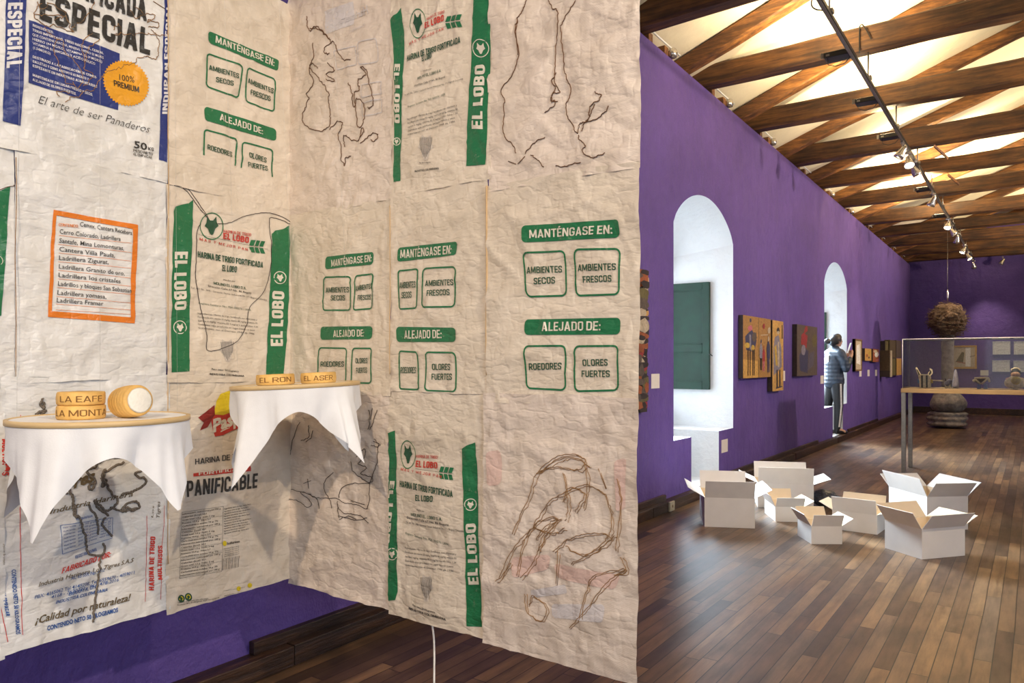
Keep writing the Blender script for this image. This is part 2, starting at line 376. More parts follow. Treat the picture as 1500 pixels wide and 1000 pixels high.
# ---------------------------------------------------------------- roof timbers
def timber(bm, p0, p1, w, h, seed, n=22, rough=0.012):
    p0 = Vector(p0); p1 = Vector(p1); t = (p1-p0).normalized(); side = Vector((0, 1, 0)); up = t.cross(side)
    if up.z < 0: up = -up
    prof = [(-.5, -.40), (-.40, -.5), (.40, -.5), (.5, -.40), (.5, .40), (.40, .5), (-.40, .5), (-.5, .40)]
    rings = []
    for i in range(n+1):
        p = p0.lerp(p1, i/n); s = i*0.37+seed*13.1
        sag = noise.noise(Vector((s*0.35, seed, 3.3)))*0.022; swell = 1+0.07*noise.noise(Vector((s*0.3, seed, 9.1)))
        ring = []
        for k, (a, b) in enumerate(prof):
            d = rough*noise.noise(Vector((s*1.3, k*0.8, seed)))
            ring.append(bm.verts.new(p + side*(a*w*swell*(1+d*3)) + up*(b*h*swell+d+sag)))
        rings.append(ring)
    for i in range(n):
        for k in range(8): f = bm.faces.new((rings[i][k], rings[i][(k+1) % 8], rings[i+1][(k+1) % 8], rings[i+1][k]))
    bm.faces.new(rings[0][::-1]); bm.faces.new(rings[-1])
    bmesh.ops.recalc_face_normals(bm, faces=bm.faces[:])
BY = [4.5, 6.2, 7.84, 9.60, 11.5, 13.2, 14.9, 16.9, 18.6, 20.3, 21.9, 23.42]   # far lower edge of each tie beam
ORD = ['nearest', 'second', 'third', 'fourth', 'fifth', 'sixth', 'seventh', 'eighth', 'ninth', 'tenth', 'eleventh', 'farthest']
for i, y in enumerate(BY):
    h = 0.245+0.02*math.sin(i*2.1); w = 0.19
    bm = NB(); zb = ztop(y)+0.004+h/2+0.03
    timber(bm, (WX-0.35, y-w/2, zb), (RXW+0.02, y-w/2, zb+0.02), w, h, i+1)
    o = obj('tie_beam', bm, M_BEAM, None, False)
    extra = {0: 'rough dark tie beam nearest the camera, mostly above the frame', len(BY)-1: 'farthest rough dark tie beam, against the top of the back wall'}
    tag(o, extra.get(i, 'rough dark horizontal tie beam, %s from the camera under the white roof' % ORD[i]), 'beam', 'tie beams across the hall')
    bm = NB(); yr = y-0.62
    xa = WX-0.25; za = roofz(xa, yr)-0.085; xb = XR; zb2 = roofz(xb, yr)-0.085
    timber(bm, (xa, yr, za), (xb, yr, zb2), 0.15, 0.16, i+30, 20)
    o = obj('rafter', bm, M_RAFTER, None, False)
    tag(o, 'brown sloping rafter rising right, just before the %s tie beam' % ORD[i], 'rafter', 'sloping rafters of the roof')
    # short wooden block on the wall head beyond each beam, with its own conduit rod
    for q, (y0, w_) in enumerate(((y+0.10, 'first'), (y+0.46, 'second'))):
        bm = NB(); box(bm, (WX-0.13, y0, ztop(y0)-0.004), (WX-0.03, y0+0.09, ztop(y)+0.11), 0, 0.006)
        o = obj('wall_plate_block', bm, M_RAFTER); tag(o, '%s small wooden block on the wall head behind the %s tie beam' % (w_, ORD[i]), 'block', 'wall head blocks')
    bm = NB(); tube(bm, [(WX-0.02, y+0.08, ztop(y)+0.125), (WX-0.015, y+0.45, ztop(y)+0.115), (WX-0.01, y+0.78, ztop(y)+0.11)], 0.009, 8)
    rd = obj('conduit_rod', bm, M_WPAINT); tag(rd, 'thin white conduit rod along the wall head after the %s tie beam' % ORD[i], 'conduit', 'conduit rods on the wall head')
    if i in (1, 2, 3, 5, 6):
        bm = NB(); lathe(bm, [(0.005, 0), (0.045, 0.01), (0.055, 0.05), (0.04, 0.09), (0.012, 0.10)], (WX-0.015, y+0.60, ztop(y)+0.02), 14); obj('junction_globe', bm, M_CHROME, rd)
# two short struts seen between the middle beams
for (pa, pb, k) in (((1369, 214), (1386, 237), 4), ((1389, 256), (1399, 270), 5)):
    bm = NB(); yy = BY[k]-0.9
    a = on_y(*pa, yy); b = on_y(*pb, yy+0.5); timber(bm, a, (a.x+0.10, b.y, a.z-0.05), 0.12, 0.12, k, 6)
    tag(obj('roof_strut', bm, M_RAFTER), ['short pale brown strut between the fifth and sixth beams', 'short pale brown strut between the sixth and seventh beams'][k-4], 'strut', 'short roof struts')

# ---------------------------------------------------------------- lighting track
TX, TZ = -1.30, 4.10
tr = thing('lighting_track', 'long dark lighting track running under the tie beams', 'track', (TX, 0.5, TZ))
bm = NB(); box(bm, (TX-0.02, 0.5, TZ-0.018), (TX+0.02, 22.9, TZ+0.018), 0, 0.004); obj('rail', bm, M_BLACK, tr)
bm = NB(); box(bm, (TX-0.012, 0.5, TZ-0.024), (TX+0.012, 22.9, TZ-0.0175)); obj('conductor_strip', bm, M_STEEL, tr)
for y in BY:
    if y > 22.9: continue
    bm = NB(); zb = ztop(y)+0.05
    tube(bm, [(TX, y-0.09, TZ), (TX, y-0.09, zb)], 0.008, 8); box(bm, (TX-0.03, y-0.12, TZ+0.015), (TX+0.03, y-0.06, TZ+0.045)); obj('hanger', bm, M_STEEL, tr)
def track_y(px):
    u = (px-CX)/F; return TX*(RX.y*u+OX.y)/(OX.x+RX.x*u)
# flat black floodlights clipped to the left of the track, washing the white roof
FL = [(1248, 'nearest'), (1288, 'second'), (1319, 'third'), (1365, 'fourth'), (1388, 'fifth')]
flood = None
for px, w in FL:
    y = track_y(px)
    lab = 'flat black floodlight clipped left of the track, %s from the camera' % w
    if flood is None:
        flood = thing('roof_floodlight', lab, 'floodlight', (0, 0, 0), 'black floodlights on the track')
        bm = NB(); box(bm, (-0.22, -0.07, -0.025), (-0.02, 0.07, 0.025), 0, 0.006); obj('housing', bm, M_BLACK, flood, local=True)
        bm = NB(); box(bm, (-0.21, -0.055, 0.0255), (-0.05, 0.055, 0.028)); obj('lamp_glass', bm, M_LENS, flood, local=True)
        bm = NB(); tube(bm, [(-0.19, -0.05, -0.02), (-0.18, -0.07, -0.09), (-0.12, -0.08, -0.12), (-0.05, -0.05, -0.10), (-0.01, 0, -0.03)], 0.004, 6); obj('flex', bm, M_BLACK, flood, local=True)
        bm = NB(); box(bm, (-0.245, -0.07, -0.024), (-0.221, -0.06, 0.024)); box(bm, (-0.2, -0.071, -0.012), (-0.17, -0.0695, 0.006)); obj('adapter_plate', bm, M_STEEL, flood, local=True)
        t = flood
    else:
        t = copy_tree(flood); t['label'] = lab
    t.location = (TX, y, TZ+0.01)
    lamp('floodlight_beam', 'SPOT', (TX-0.15, y, TZ+0.05), (TX-0.45, y+0.25, TZ+2), 300 if px < 1360 else 900, (1.0, 0.80, 0.45), 0.05, 165, 0.9)
# small bell spotlights hung from the track
SP = [(1322, 1), (1331, 1), (1339, 0), (1367, 1), (1389, 1), (1395, 0), (1402, 1), (1412, 1), (1418, 1), (1426, 0)]
spot = None; SORD = ['nearest the camera', 'second', 'third', 'fourth', 'fifth', 'sixth', 'seventh', 'eighth', 'ninth', 'at the far end']
for i, (px, tilt) in enumerate(SP):
    y = track_y(px)
    lab = 'small chrome track spotlight, %s along the ceiling track' % SORD[i]
    if spot is None:
        spot = thing('track_spotlight', lab, 'spotlight', (0, 0, 0), 'track spotlights')
        bm = NB(); box(bm, (-0.018, -0.04, -0.055), (0.018, 0.04, -0.0245), 0, 0.004); tube(bm, [(0, 0, -0.04), (0, 0, -0.10)], 0.008, 8); obj('adapter', bm, M_CHROME, spot, local=True)
        R = Matrix.Rotation(0.55, 3, 'Y')
        bm = NB(); lathe(bm, [(0.018, 0.09), (0.03, 0.075), (0.034, 0.03), (0.055, -0.03), (0.062, -0.075), (0.058, -0.075), (0.05, -0.04)], (-0.01, 0, -0.155), 20, mat=R, cap=False); obj('bell', bm, M_CHROME, spot, smooth=True, local=True)
        bm = NB(); lathe(bm, [(0.001, -0.062), (0.052, -0.062), (0.052, -0.058)], (-0.01, 0, -0.155), 20, mat=R, cap=True); obj('lens', bm, M_LENS, spot, local=True)
        bm = NB(); tube(bm, [(-0.045, 0.035, -0.10), (-0.06, 0.045, -0.16), (-0.03, 0.06, -0.2)], 0.004, 6); obj('yoke', bm, M_CHROME, spot, local=True)
        t = spot
    else:
        t = copy_tree(spot); t['label'] = lab
    t.location = (TX, y, TZ); t.rotation_euler = (0, 0, (i*1.9) % 6.28)
    if i in (0, 2, 4, 6, 9):
        tgt = {0: (-2.0, y-1.5, 0), 2: (-1.0, y+1.0, 0), 4: (-2.85, y, 1.5), 6: (-1.6, 18.8, 1.2), 9: (-0.8, 23.6, 1.5)}[i]
        lamp('track_spot_beam', 'SPOT', (TX, y, TZ-0.3), tgt, {0: 150, 2: 140, 4: 120, 6: 130, 9: 110}[i], WARM, 0.05, 62, 0.9)
# one unlit bell spotlight on the last beam, right of the track
y = BY[-1]-0.12; p = on_y(1469, 368, y)
t = copy_tree(spot); t.location = (p.x, y, ztop(y)+0.035); t['label'] = 'single small spotlight fixed under the last beam, right of the track'
# loops of dark cable by the track
for k, (pts, yy) in enumerate((([(1190, -6), (1189, 8), (1196, 14), (1208, 15)], 6.4), ([(1259, 78), (1259, 44), (1262, 36), (1268, 42), (1276, 57)], 7.62))):
    bm = NB(); tube(bm, catmull([on_y(a, b, yy) for a, b in pts], 6), 0.006, 6)
    tag(obj('lamp_cable', bm, M_BLACK), ['thin dark cable looping left of the track at the top edge', 'thin dark cable looped over the beam right of the nearest floodlight'][k], 'cable')
# ================================================================ the hanging curtain of flour sacks
XL, YC = -2.40, 1.87            # plane of the part along the wall, plane of the part jutting into the hall
def nz(x, y, z): return noise.noise(Vector((x, y, z)))
def disp(s, z, seed, cr=1.0):
    a = 0.010*nz(s*3.2, z*2.1, seed) + 0.006*nz(s*7, z*6, seed+5)
    if cr > 1: a += (cr-1)*(0.0045*nz(s*6, z*15, seed+3)+0.0035*nz(s*17, z*19, seed+8)+0.0035*(1-abs(nz(s*7+z*3, z*13, seed+21)))**4)
    r = 1-abs(nz(s*9+2*nz(s*4, z*4, 2), z*7, seed+9)); r2 = 1-abs(nz(s*5-z*6, z*4+s*3, seed+17))
    return a + 0.0042*r**6 + 0.0045*r2**8
class Sack:
    def __init__(self, side, s0, s1, z0, z1, seed, lift=0.0, cloth='CLOTH'):
        self.cr = 2.0 if cloth == 'CLOTHP' else 1.0
        self.side, self.s0, self.s1, self.z0, self.z1, self.seed, self.lift = side, s0, s1, z0, z1, seed, lift
        self.bm = NB(); self.mats = [MATS[cloth]]; self.idx = {}; self.threads = NB(); self.has_thread = False; self.cloth = cloth
        n = int((s1-s0)/0.0085); m = int((z1-z0)/0.0095); g = []
        for j in range(m+1):
            row = []
            for i in range(n+1):
                s = s0+(s1-s0)*i/n; z = z0+(z1-z0)*j/m
                if j == 0: z += 0.006*nz(s*5, seed, 1.0) + 0.003*nz(s*17, seed, 4.0)
                if j == m: z += 0.006*nz(s*5, seed, 7.0)
                if i == 0: s += 0.003*nz(z*6, seed, 2.0)
                if i == n: s += 0.003*nz(z*6, seed, 3.0)
                row.append(self.bm.verts.new(self.pos(s, z, 0)))
            g.append(row)
        for j in range(m):
            for i in range(n): self.bm.faces.new((g[j][i], g[j][i+1], g[j+1][i+1], g[j+1][i])).smooth = True
    def pos(self, s, z, off):
        w = self.lift + off + disp(s, z, self.seed, self.cr)
        # hems pucker a little at the seams
        w += 0.004*math.exp(-abs(z-self.z0)/0.012)*(0.5+nz(s*30, self.seed, 0)) 
        return Vector((XL+w, YC+s, z)) if self.side == 'L' else Vector((XL+s, YC-w, z))
    def uv(self, p):
        if self.side == 'L': q = on_x(p[0], p[1], XL+self.lift+0.004); return Vector((q.y-YC, q.z))
        q = on_y(p[0], p[1], YC-self.lift-0.004); return Vector((q.x-XL, q.z))
    def mi(self, mat):
        if mat not in self.idx: self.idx[mat] = len(self.mats); self.mats.append(MATS[mat])
        return self.idx[mat]
    def add2d(self, verts, faces, mat, off=0.0024, cell=0.012):
        """verts in (s, z); cut to small cells and laid onto the cloth"""
        t = NB(); vv = [t.verts.new((v[0], v[1], 0)) for v in verts]
        for f in faces:
            try: t.faces.new([vv[i] for i in f])
            except ValueError: pass
        xs = [v[0] for v in verts]; zs = [v[1] for v in verts]
        for ax, lo, hi in ((0, min(xs), max(xs)), (1, min(zs), max(zs))):
            if hi-lo > cell*1.3:
                k = math.ceil(lo/cell)
                while k*cell < hi:
                    co = Vector((k*cell, 0, 0)) if ax == 0 else Vector((0, k*cell, 0)); no = Vector((1, 0, 0)) if ax == 0 else Vector((0, 1, 0))
                    bmesh.ops.bisect_plane(t, geom=t.verts[:]+t.edges[:]+t.faces[:], plane_co=co, plane_no=no); k += 1
        m = self.mi(mat); mp = {}
        for v in t.verts:
            s = min(max(v.co.x, self.s0+.001), self.s1-.001); z = min(max(v.co.y, self.z0+.004), self.z1-.001)
            mp[v] = self.bm.verts.new(self.pos(s, z, off))
        for f in t.faces:
            try:
                nf = self.bm.faces.new([mp[v] for v in f.verts]); nf.material_index = m; nf.smooth = True
            except ValueError: pass
        t.free()
    def poly(self, pts, mat, off=0.0022, local=False):
        q = [Vector(p) if local else self.uv(p) for p in pts]
        self.add2d(q, [list(range(len(q)))], mat, off)
    def bar(self, c, mat, r=0.16, off=0.0022):
        """rounded bar over four photo corners TL TR BR BL"""
        self.poly([None]*0 or self._rr(c, 0, r), mat, off, True)
    def _rr(self, c, inset, r):
        q = [self.uv(p) for p in c]; w = ((q[1]-q[0]).length+(q[2]-q[3]).length)/2; h = ((q[3]-q[0]).length+(q[2]-q[1]).length)/2
        rr = max(r*min(w, h)-inset, 0.0005); out = []
        for cx, cy, a0 in ((inset+rr, inset+rr, 180), (w-inset-rr, inset+rr, 270), (w-inset-rr, h-inset-rr, 0), (inset+rr, h-inset-rr, 90)):
            for k in range(5):
                a = math.radians(a0+k*22.5); x = (cx+rr*math.cos(a))/w; y = (cy+rr*math.sin(a))/h
                out.append((q[0]*(1-x)+q[1]*x)*(1-y)+(q[3]*(1-x)+q[2]*x)*y)
        return out
    def frame(self, c, mat, th=0.0055, r=0.13, skip_bottom=False):
        a = self._rr(c, 0, r); b = self._rr(c, th, r); n = len(a)
        self.add2d(a+b, [(i, (i+1) % n, n+(i+1) % n, n+i) for i in range(n) if not (skip_bottom and 9 < i < 19)], mat)
    def ring(self, c, rx, ry, th, mat, n=28, tilt=0.0, fill=False, off=0.0024):
        """ellipse drawn round a photo pixel, radii in photo pixels"""
        def pt(k, f):
            a = 2*PI*k/n; x = rx*f*math.cos(a); y = ry*f*math.sin(a)
            return self.uv((c[0]+x, c[1]+y+tilt*x))
        if fill: self.add2d([pt(k, 1) for k in range(n)], [list(range(n))], mat, off)
        else:
            f = 1-th/max(rx, ry)
            self.add2d([pt(k, 1) for k in range(n)]+[pt(k, f) for k in range(n)], [(i, (i+1) % n, n+(i+1) % n, n+i) for i in range(n)], mat, off)
    def line(self, pts, w, mat, off=0.0023):
        q = [self.uv(p) for p in pts]
        for a, b in zip(q[:-1], q[1:]):
            d = b-a
            if d.length < 1e-6: continue
            p = Vector((-d.y, d.x)).normalized()*w/2
            self.add2d([a-p, b-p, b+p, a+p], [(0, 1, 2, 3)], mat, off)
    def text(self, s, p0, p1, p2, mat, bold=0.0, shear=0.0, off=0.0036):
        """baseline start, baseline end and cap-top over the start, all photo pixels"""
        vs_, fs_ = glyphs(s, bold, shear); o = self.uv(p0); ex = self.uv(p1)-o; ey = self.uv(p2)-o
        self.add2d([o+ex*v[0]+ey*v[1] for v in vs_], fs_, mat, off)
    def para(self, lines, p0, p1, h, step, mat, bold=0.0):
        """small print: lines of text below one another (dx, dy step in pixels); each line may be shorter"""
        for i, l in enumerate(lines):
            if isinstance(l, tuple): l, f = l
            else: f = 1.0
            a = (p0[0]+step[0]*i, p0[1]+step[1]*i); b = (a[0]+(p1[0]-p0[0])*f, a[1]+(p1[1]-p0[1])*f)
            self.text(l, a, b, (a[0], a[1]-h), mat, bold)
    def thread(self, pts, r=0.0011, jit=0.0, mat=None):
        q = [self.uv(p) for p in pts]
        if len(q) > 2: q = [Vector((v.x, v.y)) for v in catmull([Vector((p.x, p.y, 0)) for p in q], 9)]
        out = []
        for i, p in enumerate(q):
            j = Vector((nz(p.x*70, p.y*70, 3)+.6*nz(p.x*190, p.y*190, 4), nz(p.x*70, p.y*70, 8)+.6*nz(p.x*190, p.y*190, 9)))*jit*1.6
            p = p+j; s = min(max(p.x, self.s0+.002), self.s1-.002); z = min(max(p.y, self.z0+.004), self.z1-.002)
            out.append(self.pos(s, z, 0.0028))
        if len(out) > 1: tube(self.threads, out, r, 5); self.has_thread = True
    def done(self, parent, label=None, thread_mat='THREAD', thread_label=None):
        o = obj('flour_sack', self.bm, self.mats, parent)
        if label: o['label'] = label
        if self.has_thread:
            t = obj('embroidery_thread', self.threads, MATS[thread_mat], o)
            if thread_label: t['label'] = thread_label
        return o
_GC = {}
# a condensed grotesque for the printed capitals: each letter is a few thick strokes
def rp(pts, rad, n=4):
    out = [pts[0]]
    for a, p, c in zip(pts[:-2], pts[1:-1], pts[2:]):
        a, p, c = Vector(a), Vector(p), Vector(c); u = (a-p); v = (c-p); r = min(rad, u.length*0.5, v.length*0.5); q0 = p+u.normalized()*r; q1 = p+v.normalized()*r
        for k in range(n+1):
            t = k/n; out.append(tuple(q0*(1-t)**2+p*2*t*(1-t)+q1*t*t))
    out.append(pts[-1]); return out
def letter(ch, t):
    W = 0.54; l = t/2; r = W-t/2; b = t/2; T = 1-t/2; m = 0.5; R = 0.20; c = W/2
    rect = lambda x0, x1, y0, y1: rp([((x0+x1)/2, y1), (x1, y1), (x1, y0), (x0, y0), (x0, y1), ((x0+x1)/2, y1)], R)
    G = {'A': (W+.06, [[(l, 0), (c+.03, 1)], [(W+.06-l, 0), (c+.03, 1)], [(.17, .27), (W-.11, .27)]]),
         'B': (W, [[(l, 0), (l, 1)], rp([(l, T), (r-.02, T), (r-.02, m+.02), (l, m+.02)], .17), rp([(l, m+.02), (r, m+.02), (r, b), (l, b)], .19)]),
         'C': (W, [rp([(r, .66), (r, T), (l, T), (l, b), (r, b), (r, .34)], R)]),
         'D': (W, [[(l, 0), (l, 1)], rp([(l, T), (r, T), (r, b), (l, b)], R)]),
         'E': (W-.08, [[(l, 0), (l, 1)], [(l, T), (W-.08, T)], [(l, m), (W-.12, m)], [(l, b), (W-.08, b)]]),
         'F': (W-.10, [[(l, 0), (l, 1)], [(l, T), (W-.10, T)], [(l, m), (W-.14, m)]]),
         'G': (W, [rp([(r, .68), (r, T), (l, T), (l, b), (r, b), (r, .48)], R), [(W, .46), (c, .46)]]),
         'H': (W, [[(l, 0), (l, 1)], [(r, 0), (r, 1)], [(l, m), (r, m)]]),
         'I': (t, [[(l, 0), (l, 1)]]),
         'J': (W-.08, [rp([(r-.08, 1), (r-.08, b), (l, b), (l, .32)], .17)]),
         'K': (W+.02, [[(l, 0), (l, 1)], [(l, .36), (W-.02, 1)], [(.20, .52), (W, 0)]]),
         'L': (W-.10, [[(l, 0), (l, 1)], [(l, b), (W-.10, b)]]),
         'M': (W+.20, [[(l, 0), (l, 1)], [(W+.20-l, 0), (W+.20-l, 1)], [(l+.01, 1), (c+.10, .12)], [(W+.19-l, 1), (c+.10, .12)]]),
         'N': (W+.02, [[(l, 0), (l, 1)], [(W+.02-l, 0), (W+.02-l, 1)], [(l+.02, .97), (W-l, .03)]]),
         'O': (W, [rect(l, r, b, T)]),
         'P': (W, [[(l, 0), (l, 1)], rp([(l, T), (r, T), (r, .42), (l, .42)], .19)]),
         'Q': (W, [rect(l, r, b, T), [(c+.05, .25), (W, -.02)]]),
         'R': (W, [[(l, 0), (l, 1)], rp([(l, T), (r, T), (r, .46), (l, .46)], .19), [(c-.02, .46), (W, 0)]]),
         'S': (W, [rp([(r, .70), (r, T), (l, T), (l, m+.04), (r, m-.04), (r, b), (l, b), (l, .30)], .17)]),
         'T': (W-.02, [[(c-.01, 0), (c-.01, 1)], [(0, T), (W-.02, T)]]),
         'U': (W, [rp([(l, 1), (l, b), (r, b), (r, 1)], R)]),
         'V': (W+.04, [[(l, 1), (c+.02, 0)], [(W+.04-l, 1), (c+.02, 0)]]),
         'W': (W+.30, [[(l, 1), (.24, 0)], [(W+.30-l, 1), (W+.06, 0)], [(.24, 0), (c+.15, .95)], [(W+.06, 0), (c+.15, .95)]]),
         'X': (W+.02, [[(l, 0), (W-l, 1)], [(l, 1), (W-l, 0)]]), 'Y': (W+.02, [[(c, 0), (c, .42)], [(l, 1), (c, .40)], [(W-l+.02, 1), (c, .40)]]),
         'Z': (W-.02, [[(0, T), (W-.05, T)], [(W-.07, T), (.06, b)], [(0, b), (W-.02, b)]]),
         ':': (t*1.05, [[(t*.5, 0), (t*.5, t*1.15)], [(t*.5, .48), (t*.5, .48+t*1.15)]]), '.': (t, [[(t*.5, 0), (t*.5, t)]]), ',': (t, [[(t*.5, -.1), (t*.5, t)]]), '-': (.24, [[(.02, .4), (.22, .4)]]), ' ': (.14, [])}
    if ch == 'É': w, s = G['E']; return w, s+[[(.18, 1.07), (.30, 1.24)]]
    return G[ch]
CAPS = set('ABCDEFGHIJKLMNOPQRSTUVWXYZÉ:.,- ')
def thick(v, f, pts, t):
    q = [Vector(p) for p in pts]; n = len(q); i0 = len(v); closed = n > 3 and (q[0]-q[-1]).length < 1e-6
    if closed: q = q[:-1]; n -= 1
    for i, p in enumerate(q):
        a = q[i-1] if (i or closed) else None; b = q[(i+1) % n] if (i < n-1 or closed) else None
        d1 = (p-a) if a is not None else None; d2 = (b-p) if b is not None else None
        if d1 is not None and d1.length < 1e-6: d1 = d2
        if d2 is not None and d2.length < 1e-6: d2 = d1
        if d1 is None: d1 = d2
        if d2 is None: d2 = d1
        d1 = d1.normalized(); d2 = d2.normalized(); tt = (d1+d2)
        tt = tt.normalized() if tt.length > 1e-4 else d1
        nn = Vector((-tt.y, tt.x)); k = t/2/max(0.5, nn.dot(Vector((-d1.y, d1.x))))
        v.append(tuple(p+nn*k)); v.append(tuple(p-nn*k))
    for i in range(n if closed else n-1): a = i0+2*i; b = i0+2*((i+1) % n); f.append((a+1, b+1, b, a))
def glyphs(s, bold, shear):
    key = (s, bold, shear)
    if key in _GC: return _GC[key]
    if set(s) <= CAPS:
        t = 0.125+max(bold, -.01)*2.2; v = []; f = []; x = 0
        for ch in s:
            w, st = letter(ch, t); w0 = len(v)
            for p in st: thick(v, f, p, t)
            for i in range(w0, len(v)): v[i] = (v[i][0]+x+v[i][1]*shear, v[i][1])
            x += w+0.085
        x1 = max(p[0] for p in v); v = [(p[0]/x1, p[1]) for p in v]
        _GC[key] = (v, f); return v, f
    cu = bpy.data.curves.new('lettering', 'FONT'); cu.body = s; cu.size = 1.0; cu.offset = bold; cu.shear = shear; cu.resolution_u = 2
    o = bpy.data.objects.new('lettering', cu); C.objects.link(o)
    bpy.context.view_layer.update()
    me = o.evaluated_get(bpy.context.evaluated_depsgraph_get()).to_mesh()
    v = [(p.co.x, p.co.y) for p in me.vertices]; f = [tuple(p.vertices) for p in me.polygons]
    o.evaluated_get(bpy.context.evaluated_depsgraph_get()).to_mesh_clear()
    bpy.data.objects.remove(o, do_unlink=True); bpy.data.curves.remove(cu)
    if not v: v = [(0, 0)]; f = []
    x0 = min(p[0] for p in v); x1 = max(p[0] for p in v)
    v = [((p[0]-x0)/max(x1-x0, 1e-6), p[1]/0.70) for p in v]
    _GC[key] = (v, f); return v, f
def flat_text(bm, s, o, ex, ey, bold=0.0, shear=0.0, mi=0):
    """lettering as a flat mesh in space: origin, full-width vector, cap-height vector"""
    v, f = glyphs(s, bold, shear); o = Vector(o); ex = Vector(ex); ey = Vector(ey)
    vv = [bm.verts.new(o+ex*p[0]+ey*p[1]) for p in v]
    for q in f:
        try: bm.faces.new([vv[i] for i in q]).material_index = mi
        except ValueError: pass

# cloth and printing inks: all share the same crumple and weave so that folds run through the print
def cloth_mat(name, col, ink=None, wear=0.25, rough=0.36):
    m, nt, b = nmat(name); v = coords(nt)
    st = noise_n(nt, v, 3.5, 5, 0.6); st2 = noise_n(nt, v, 14, 5, 0.6)
    lo = tuple(c*k for c, k in zip(col, (0.80, 0.78, 0.74)))
    base = ramp(nt, math_n(nt, 'ADD', math_n(nt, 'MULTIPLY', st, .6), math_n(nt, 'MULTIPLY', st2, .4)), [(0.32, lo), (0.62, col)])
    if ink:
        wn = noise_n(nt, v, 55, 5, 0.75)
        base = mix_c(nt, math_n(nt, 'MULTIPLY', ramp(nt, wn, [(0.60, (0, 0, 0)), (0.72, (1, 1, 1))]), wear), ink, base)
    nt.links.new(base, b.inputs['Base Color'])
    b.inputs['Roughness'].default_value = rough; b.inputs['Sheen Weight'].default_value = 0.08
    wp = nt.nodes.new('ShaderNodeVectorMath'); wp.operation = 'MULTIPLY_ADD'; nn = nt.nodes.new('ShaderNodeTexNoise'); nn.inputs['Scale'].default_value = 6; nt.links.new(v, nn.inputs['Vector'])
    nt.links.new(nn.outputs['Color'], wp.inputs[0]); wp.inputs[1].default_value = (0.12, 0.12, 0.12); nt.links.new(v, wp.inputs[2])
    def crease(sc):
        vo = nt.nodes.new('ShaderNodeTexVoronoi'); vo.feature = 'DISTANCE_TO_EDGE'; vo.inputs['Scale'].default_value = sc; nt.links.new(wp.outputs[0], vo.inputs['Vector'])
        return math_n(nt, 'MINIMUM', vo.outputs['Distance'], 0.22)
    n2 = noise_n(nt, v, 15, 5, 0.6); n3 = noise_n(nt, coords(nt, (1, 1, 3.5)), 26, 4, 0.6)
    wv = nt.nodes.new('ShaderNodeTexWave'); wv.inputs['Scale'].default_value = 120; wv.bands_direction = 'Z'; nt.links.new(v, wv.inputs[0])
    def fold(vec, sc, lim):      # crisp crease lines where a soft noise changes sign
        q = math_n(nt, 'ABSOLUTE', math_n(nt, 'SUBTRACT', noise_n(nt, vec, sc, 2.5, 0.5), 0.5)); return math_n(nt, 'MINIMUM', q, lim)
    k1 = math_n(nt, 'ADD', math_n(nt, 'MULTIPLY', fold(v, 6, 0.10), 2.6), math_n(nt, 'MULTIPLY', fold(coords(nt, (1, 1, 2.3), (0.5, 0.4, 0)), 11, 0.09), 1.9))
    k2 = math_n(nt, 'ADD', math_n(nt, 'MULTIPLY', fold(coords(nt, (1, 1, 0.5), (-0.7, 0.6, 0)), 21, 0.09), 1.1), math_n(nt, 'MULTIPLY', crease(6), 0.5))
    h = math_n(nt, 'ADD', math_n(nt, 'ADD', k1, k2), math_n(nt, 'ADD', math_n(nt, 'MULTIPLY', n2, 0.30), math_n(nt, 'ADD', math_n(nt, 'MULTIPLY', n3, 0.12), math_n(nt, 'MULTIPLY', wv.outputs[0], 0.02))))
    bump(nt, b, h, 0.62, 0.012); return m
COLB = (0.77, 0.67, 0.55); COLW = (0.82, 0.81, 0.79)
cloth_mat('CLOTH', COLB); cloth_mat('CLOTHW', COLW); cloth_mat('CLOTHP', (0.77, 0.66, 0.57))
cloth_mat('GREEN', COLB, (0.012, 0.155, 0.055)); cloth_mat('DGREEN', COLB, (0.015, 0.075, 0.035), 0.15); cloth_mat('INK', COLB, (0.035, 0.032, 0.028), 0.2)
cloth_mat('GREYINK', COLB, (0.10, 0.09, 0.08), 0.5); cloth_mat('RED', COLB, (0.55, 0.045, 0.03)); cloth_mat('CREAM', COLB, (0.72, 0.66, 0.55), 0.2)
cloth_mat('BLUE', COLW, (0.020, 0.036, 0.19), 0.12); cloth_mat('WINK', COLW, (0.72, 0.70, 0.70), 0.1); cloth_mat('BLACKW', COLW, (0.03, 0.027, 0.024), 0.3)
cloth_mat('GOLD', COLW, (0.80, 0.36, 0.02), 0.25); cloth_mat('ORANGE', COLW, (0.75, 0.20, 0.015), 0.35); cloth_mat('BLUEINK', COLW, (0.03, 0.10, 0.33), 0.2)
cloth_mat('REDW', COLW, (0.62, 0.05, 0.035), 0.3); cloth_mat('OLIVE', COLW, (0.14, 0.10, 0.045), 0.2); cloth_mat('YELLOW', COLB, (0.72, 0.55, 0.02), 0.1)
cloth_mat('DRED', COLB, (0.25, 0.02, 0.015), 0.1); cloth_mat('GHOST', COLB, (0.58, 0.51, 0.44), 0.5); cloth_mat('GHOSTR', (0.77, 0.66, 0.57), (0.70, 0.50, 0.43), 0.8); cloth_mat('GHOSTB', (0.77, 0.66, 0.57), (0.63, 0.58, 0.57), 0.8)
plain('THREAD', (0.13, 0.058, 0.024), 0.8, var=0.4, scale=60); plain('TAN', (0.30, 0.16, 0.06), 0.8, var=0.3, scale=60); plain('DARKTHREAD', (0.03, 0.014, 0.010), 0.8)
plain('WOOL', (0.17, 0.14, 0.11), 0.9, var=0.6, scale=220, bmp=0.4); plain('SEAM', (0.62, 0.42, 0.22), 0.8)

